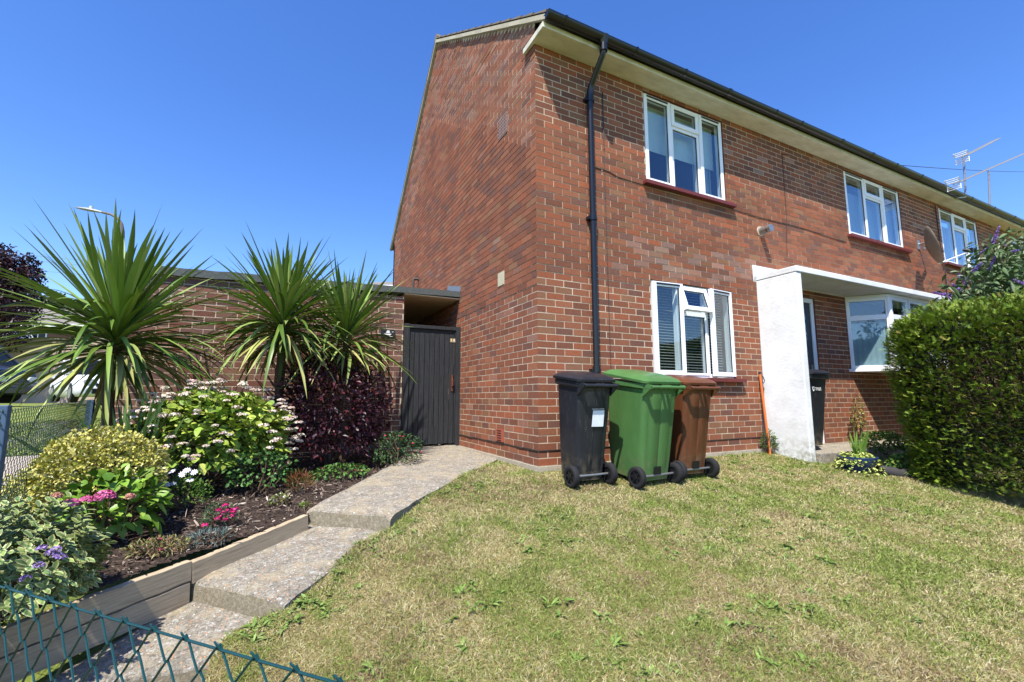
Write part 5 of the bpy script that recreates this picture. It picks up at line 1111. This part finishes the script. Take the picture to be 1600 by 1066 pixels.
# cars
m_white = simple('white_car_paint', (232, 234, 236), .25, 0, .6, .02); m_darkcar = simple('dark_car_paint', (44, 46, 50), .3, .2, .6, .1); m_cglass = simple('car_glass', (22, 26, 28), .25, 0, .2, .1); m_lens = simple('headlight_lens', (196, 200, 204), .15, 0, .8, .05)
def car(name, loc, rz, paint, L, W, H, label, van=False, hood=.95):
    """front towards -Y"""
    t = empty(name, loc, rz, label, 'van' if van else 'car', None); mb = MB(); w = W/2
    if van: sec = [(-L/2, .30, .55, .90), (-L/2+.12, .24, .90, .96), (-L/2+.75, .24, 1.10, 1.0), (L/2-.1, .24, 1.15, 1.0), (L/2, .32, 1.10, .95)]
    else: sec = [(-L/2, .28, .52, .84), (-L/2+.10, .20, .68, .94), (-L/2+.35, .18, .78, .99), (-L/2+hood, .18, .90, 1.0), (L/2-.35, .18, .92, 1.0), (L/2-.05, .22, .88, .95), (L/2, .32, .70, .88)]
    rings = []
    for y, z0, z1, f in sec: ww = w*f; rings.append([(-ww*.9, y, z0), (-ww, y, z0+.12), (-ww, y, (z0+z1)/2+.05), (-ww*.93, y, z1-.04), (-ww*.84, y, z1), (0, y, z1+.03), (ww*.84, y, z1), (ww*.93, y, z1-.04), (ww, y, (z0+z1)/2+.05), (ww, y, z0+.12), (ww*.9, y, z0)])
    mb.loft(rings); b = mb.build('body', paint, t, smooth='auto', bevel=.015)
    mb = MB(); zb = 1.08 if van else .88
    ca = [(-L/2+(.55 if van else hood-.05), .98, zb), (-L/2+(1.2 if van else hood+.62), .80, H-.05), (-L/2+(1.4 if van else hood+.9), .79, H), (L/2-(.25 if van else .8), .80 , H-.02), (L/2-(.05 if van else .25), .92, zb+.05)]
    for (ya, fa, za), (yb, fb, zb2) in zip(ca[:-1], ca[1:]): pass
    rg = [[(-w*f*.95, y, zb-.04), (-w*f*(.95 if z < zb+.1 else .86), y, z), (w*f*(.95 if z < zb+.1 else .86), y, z), (w*f*.95, y, zb-.04)] for y, f, z in ca]
    mb.loft(rg); cb = mb.build('cabin', paint if (van and L > 4.5) else m_cglass, t, bevel=.02)
    mb = MB(); rg = [[(-w*.72, y, z+.0), (-w*.70, y, z+.025), (w*.70, y, z+.025), (w*.72, y, z+.0)] for y, f, z in ca[1:4]]; mb.loft(rg)
    for s in (-1, 1):
        mb.tube([(s*w*.93, ca[0][0], zb), (s*w*.72, ca[1][0], H-.03)], .035, 6); mb.tube([(s*w*.92, ca[4][0], zb), (s*w*.72, ca[3][0], H-.02)], .06, 6); mb.tube([(s*w*.94, .1, zb), (s*w*.73, .1, H-.01)], .04, 6)
    mb.build('roof', paint, t)
    for s in (-1, 1):
        mb = MB(); mb.loft([[(s*(w*.62)+.17*math.cos(a), y, .66+.085*math.sin(a)) for a in np.linspace(0, 2*math.pi, 16, endpoint=False)] for y in (-L/2-.012, -L/2+.12)]); mb.build('headlight', m_lens, t, smooth='auto')
        mb = MB(); mb.tube([(s*w*.66, -L/2-.015, .38), (s*w*.66, -L/2+.1, .38)], .07, 12); mb.build('fog_lamp', m_lens, t)
        for yy in (-L/2+.75, L/2-.75):
            mb = MB(); mb.tube([(s*(w-.20), yy, .31), (s*(w-.18), yy, .31), (s*w*1.0, yy, .31), (s*(w+.005), yy, .31)], [.28, .31, .31, .28], 22); wh = mb.build('wheel', mat_tyre, t, smooth='auto'); mb = MB(); mb.tube([(s*(w-.02), yy, .31), (s*(w+.012), yy, .31)], .19, 16); mb.build('rim', mat_steel, wh)
        mb = MB(); mb.box((s*w*1.0-.02 if s > 0 else s*w-.16, -L/2+hood+.15, .92), (s*w+.16 if s > 0 else s*w+.02, -L/2+hood+.27, 1.05)); mb.build('wing_mirror', paint, t, bevel=.03)
    mb = MB(); mb.box((-w*.45, -L/2-.014, .50), (w*.45, -L/2+.05, .60)); mb.box((-w*.55, -L/2-.02, .27), (w*.55, -L/2+.05, .44)); mb.build('grille', mat_blackpl, t, bevel=.02)
    return t
cw = atd(108, 618, 14.2); yaw_c = math.atan2(CAM[0]-cw[0], -(CAM[1]-cw[1]))
car('parked_car', (cw[0], cw[1]+2.0, cw[2]-.22), yaw_c+.18, m_white, 4.0, 1.66, 1.48, 'white parked car facing the camera beyond the fence, left of the largest palm')
cv = atd(-105, 610, 11.8); car('parked_van', (cv[0]-.5, cv[1]+.6, cv[2]-.35), math.pi/2-.25, m_darkcar, 4.2, 1.75, 1.88, 'dark parked people carrier at the left edge, beyond the fence', van=True)
cx = atd(6, 540, 24); car('parked_van', (cx[0]-.6, cx[1], cx[2]-1.45), math.pi/2-.2, m_white, 4.8, 1.9, 2.35, 'white parked van whose roof shows behind the dark people carrier', van=True)
# distant bungalow, garage wall
def far_house(u0, u1, v_ridge, v_eave, D, label, roofc, wallc, name='distant_house'):
    a = atd(u0, v_eave, D); b = atd(u1, v_eave, D); rg = atd(u0, v_ridge, D+3); t = empty(name, (a[0], a[1], 0), 0, label, 'house'); L = np.linalg.norm((b-a)[:2]); t.rotation_euler = (0, 0, math.atan2((b-a)[1], (b-a)[0]))
    ze, zr = a[2], rg[2]; mb = MB(); mb.box((0, .05, -.5), (L, 6, ze)); mb.build('wall', simple(name+'_wall', wallc, .9, 0, .2, .15, 3), t)
    mb = MB(); mb.prism([(-.3, -.35, ze-.1), (-.3, 3.2, zr), (-.3, 6.6, ze-.1)], (L+.6, 0, 0)); mb.build('roof', simple(name+'_roof', roofc, .95, 0, .2, .15, 5, .3), t)
    mb = MB(); mb.box((-.3, -.43, ze-.2), (L+.3, -.36, ze-.02)); mb.build('fascia', mat_upvc, t)
    for k in range(3):
        mb = MB(); x = L*(.15+.3*k); mb.box((x, .0, ze-1.7), (x+1.3, .045, ze-.5)); w_ = mb.build('window', mat_upvc, t); mb = MB(); mb.box((x+.08, -.01, ze-1.62), (x+.62, -.001, ze-.58)); mb.box((x+.70, -.01, ze-1.62), (x+1.22, -.001, ze-.58)); mb.build('pane', m_cglass, w_)
far_house(-260, 150, 482, 508, 34, 'distant house with a long grey roof behind the parked vehicles', (120, 114, 108), (120, 84, 70))
far_house(560, 625, 438, 449, 17, 'neighbouring roof with a white fascia just behind the outhouse', (120, 116, 108), (110, 74, 62), 'neighbour_house')
a = atd(-40, 572, 22); b = atd(175, 572, 22); tw = empty('garden_wall', (a[0], a[1], 0), 0, 'long pale tan rendered wall behind the white parked car', 'wall'); tw.rotation_euler = (0, 0, math.atan2((b-a)[1], (b-a)[0])); L = np.linalg.norm((b-a)[:2])
hz_ = atd(60, 530, 22)[2]; mb = MB(); mb.box((0, 0, -.3), (L, .25, hz_)); mb.build('render', simple('tan_render', (168, 148, 130), .9, 0, .2, .12, 2), tw); mb = MB(); mb.box((-.02, -.03, hz_), (L+.02, .28, hz_+.06)); mb.build('coping', mat_conc, tw)
# trees
def tree(name, c, rad, base_z, cols, label, n, L, W, seed, mat=None, trunk_r=.18, group=None, wts=None):
    t = empty(name, (c[0], c[1], base_z), 0, label, 'tree', group); cc = np.array([0, 0, c[2]-base_z]); P = []; ks = 26
    dirs = rdir(ks); cl = cc+dirs*np.array(rad)*R.uniform(.35, .85, (ks, 1)); rr = R.uniform(.28, .5, ks)*min(rad)
    for i in range(ks): P.append(cl[i]+rdir(n//ks)*(rr[i]*R.uniform(.5, 1.08, (n//ks, 1))))
    P = np.concatenate(P); m = len(P)
    foliage('crown', [leaves(P, rdir(m), nrm(rdir(m)+np.array([0, 0, .7])), L*R.uniform(.6, 1.3, m), W, pick(cols, m, .16, wts), ((0, .3), (.5, 1), (1, .1)), .2, .2)], mat or mat_leaf, t)
    mb = MB(); mb.tube([(0, 0, -.2), (.05, 0, cc[2]*.4), (0, .05, cc[2]*.8), tuple(cc)], [trunk_r, trunk_r*.8, trunk_r*.55, trunk_r*.2], 9)
    for i in range(0, ks, 2): mb.tube([(0, 0, cc[2]*.45), tuple((cl[i]+np.array([0, 0, cc[2]*.5]))/2), tuple(cl[i])], [trunk_r*.4, trunk_r*.25, trunk_r*.08], 5)
    mb.build('trunk', mat_bark, t)
c = atd(-35, 478, 21); tree('copper_beech', c, (2.7, 2.7, 2.4), .4, [(50, 22, 30), (64, 28, 34), (38, 18, 26)], 'dark purple-leaved tree at the far left edge beyond the road', 15000, .14, .09, 1, mat_dleaf)
c = atd(8, 430, 21.5); tree('copper_beech', c, (1.3, 1.3, 1.5), .4, [(50, 22, 30), (64, 28, 34), (38, 18, 26)], 'taller narrow purple-leaved tree just behind the wider one', 5000, .14, .09, 5, mat_dleaf, group=None)
for k, (u, v, D, rx, rz_) in enumerate(((70, 478, 46, 3.4, 1.6), (112, 476, 49, 3.2, 1.5), (150, 482, 45, 3.0, 1.4), (196, 490, 50, 3.6, 1.6))):
    c = atd(u, v+6, D); tree('background_tree', c, (rx, 2.5, rz_), .4, [(66, 92, 44), (86, 112, 52), (54, 78, 38)], ['leftmost green treetop above the distant grey roof', 'second green treetop above the distant grey roof', 'third green treetop above the distant grey roof', 'rightmost green treetop, behind the largest palm'][k], 3500, .35, .22, 30+k, group='green treetops above the far roof')
# overhead wires
for k, (v0, v1) in enumerate(((388, 428), (396, 436), (412, 446))):
    a = atd(-60, v0, 30); b = atd(620, v1+12, 42); mb = MB(); mb.tube([tuple(a+(b-a)*f-np.array([0, 0, 1.2*f*(1-f)])) for f in np.linspace(0, 1, 18)], .009, 4)
    tag(mb.build('overhead_wire', simple('wire_grey', (96, 110, 130), .7)), ['uppermost thin grey wire crossing the left sky', 'middle thin grey wire crossing the left sky', 'lowest thin grey wire crossing the left sky'][k], 'wire', 'overhead wires across the left sky')
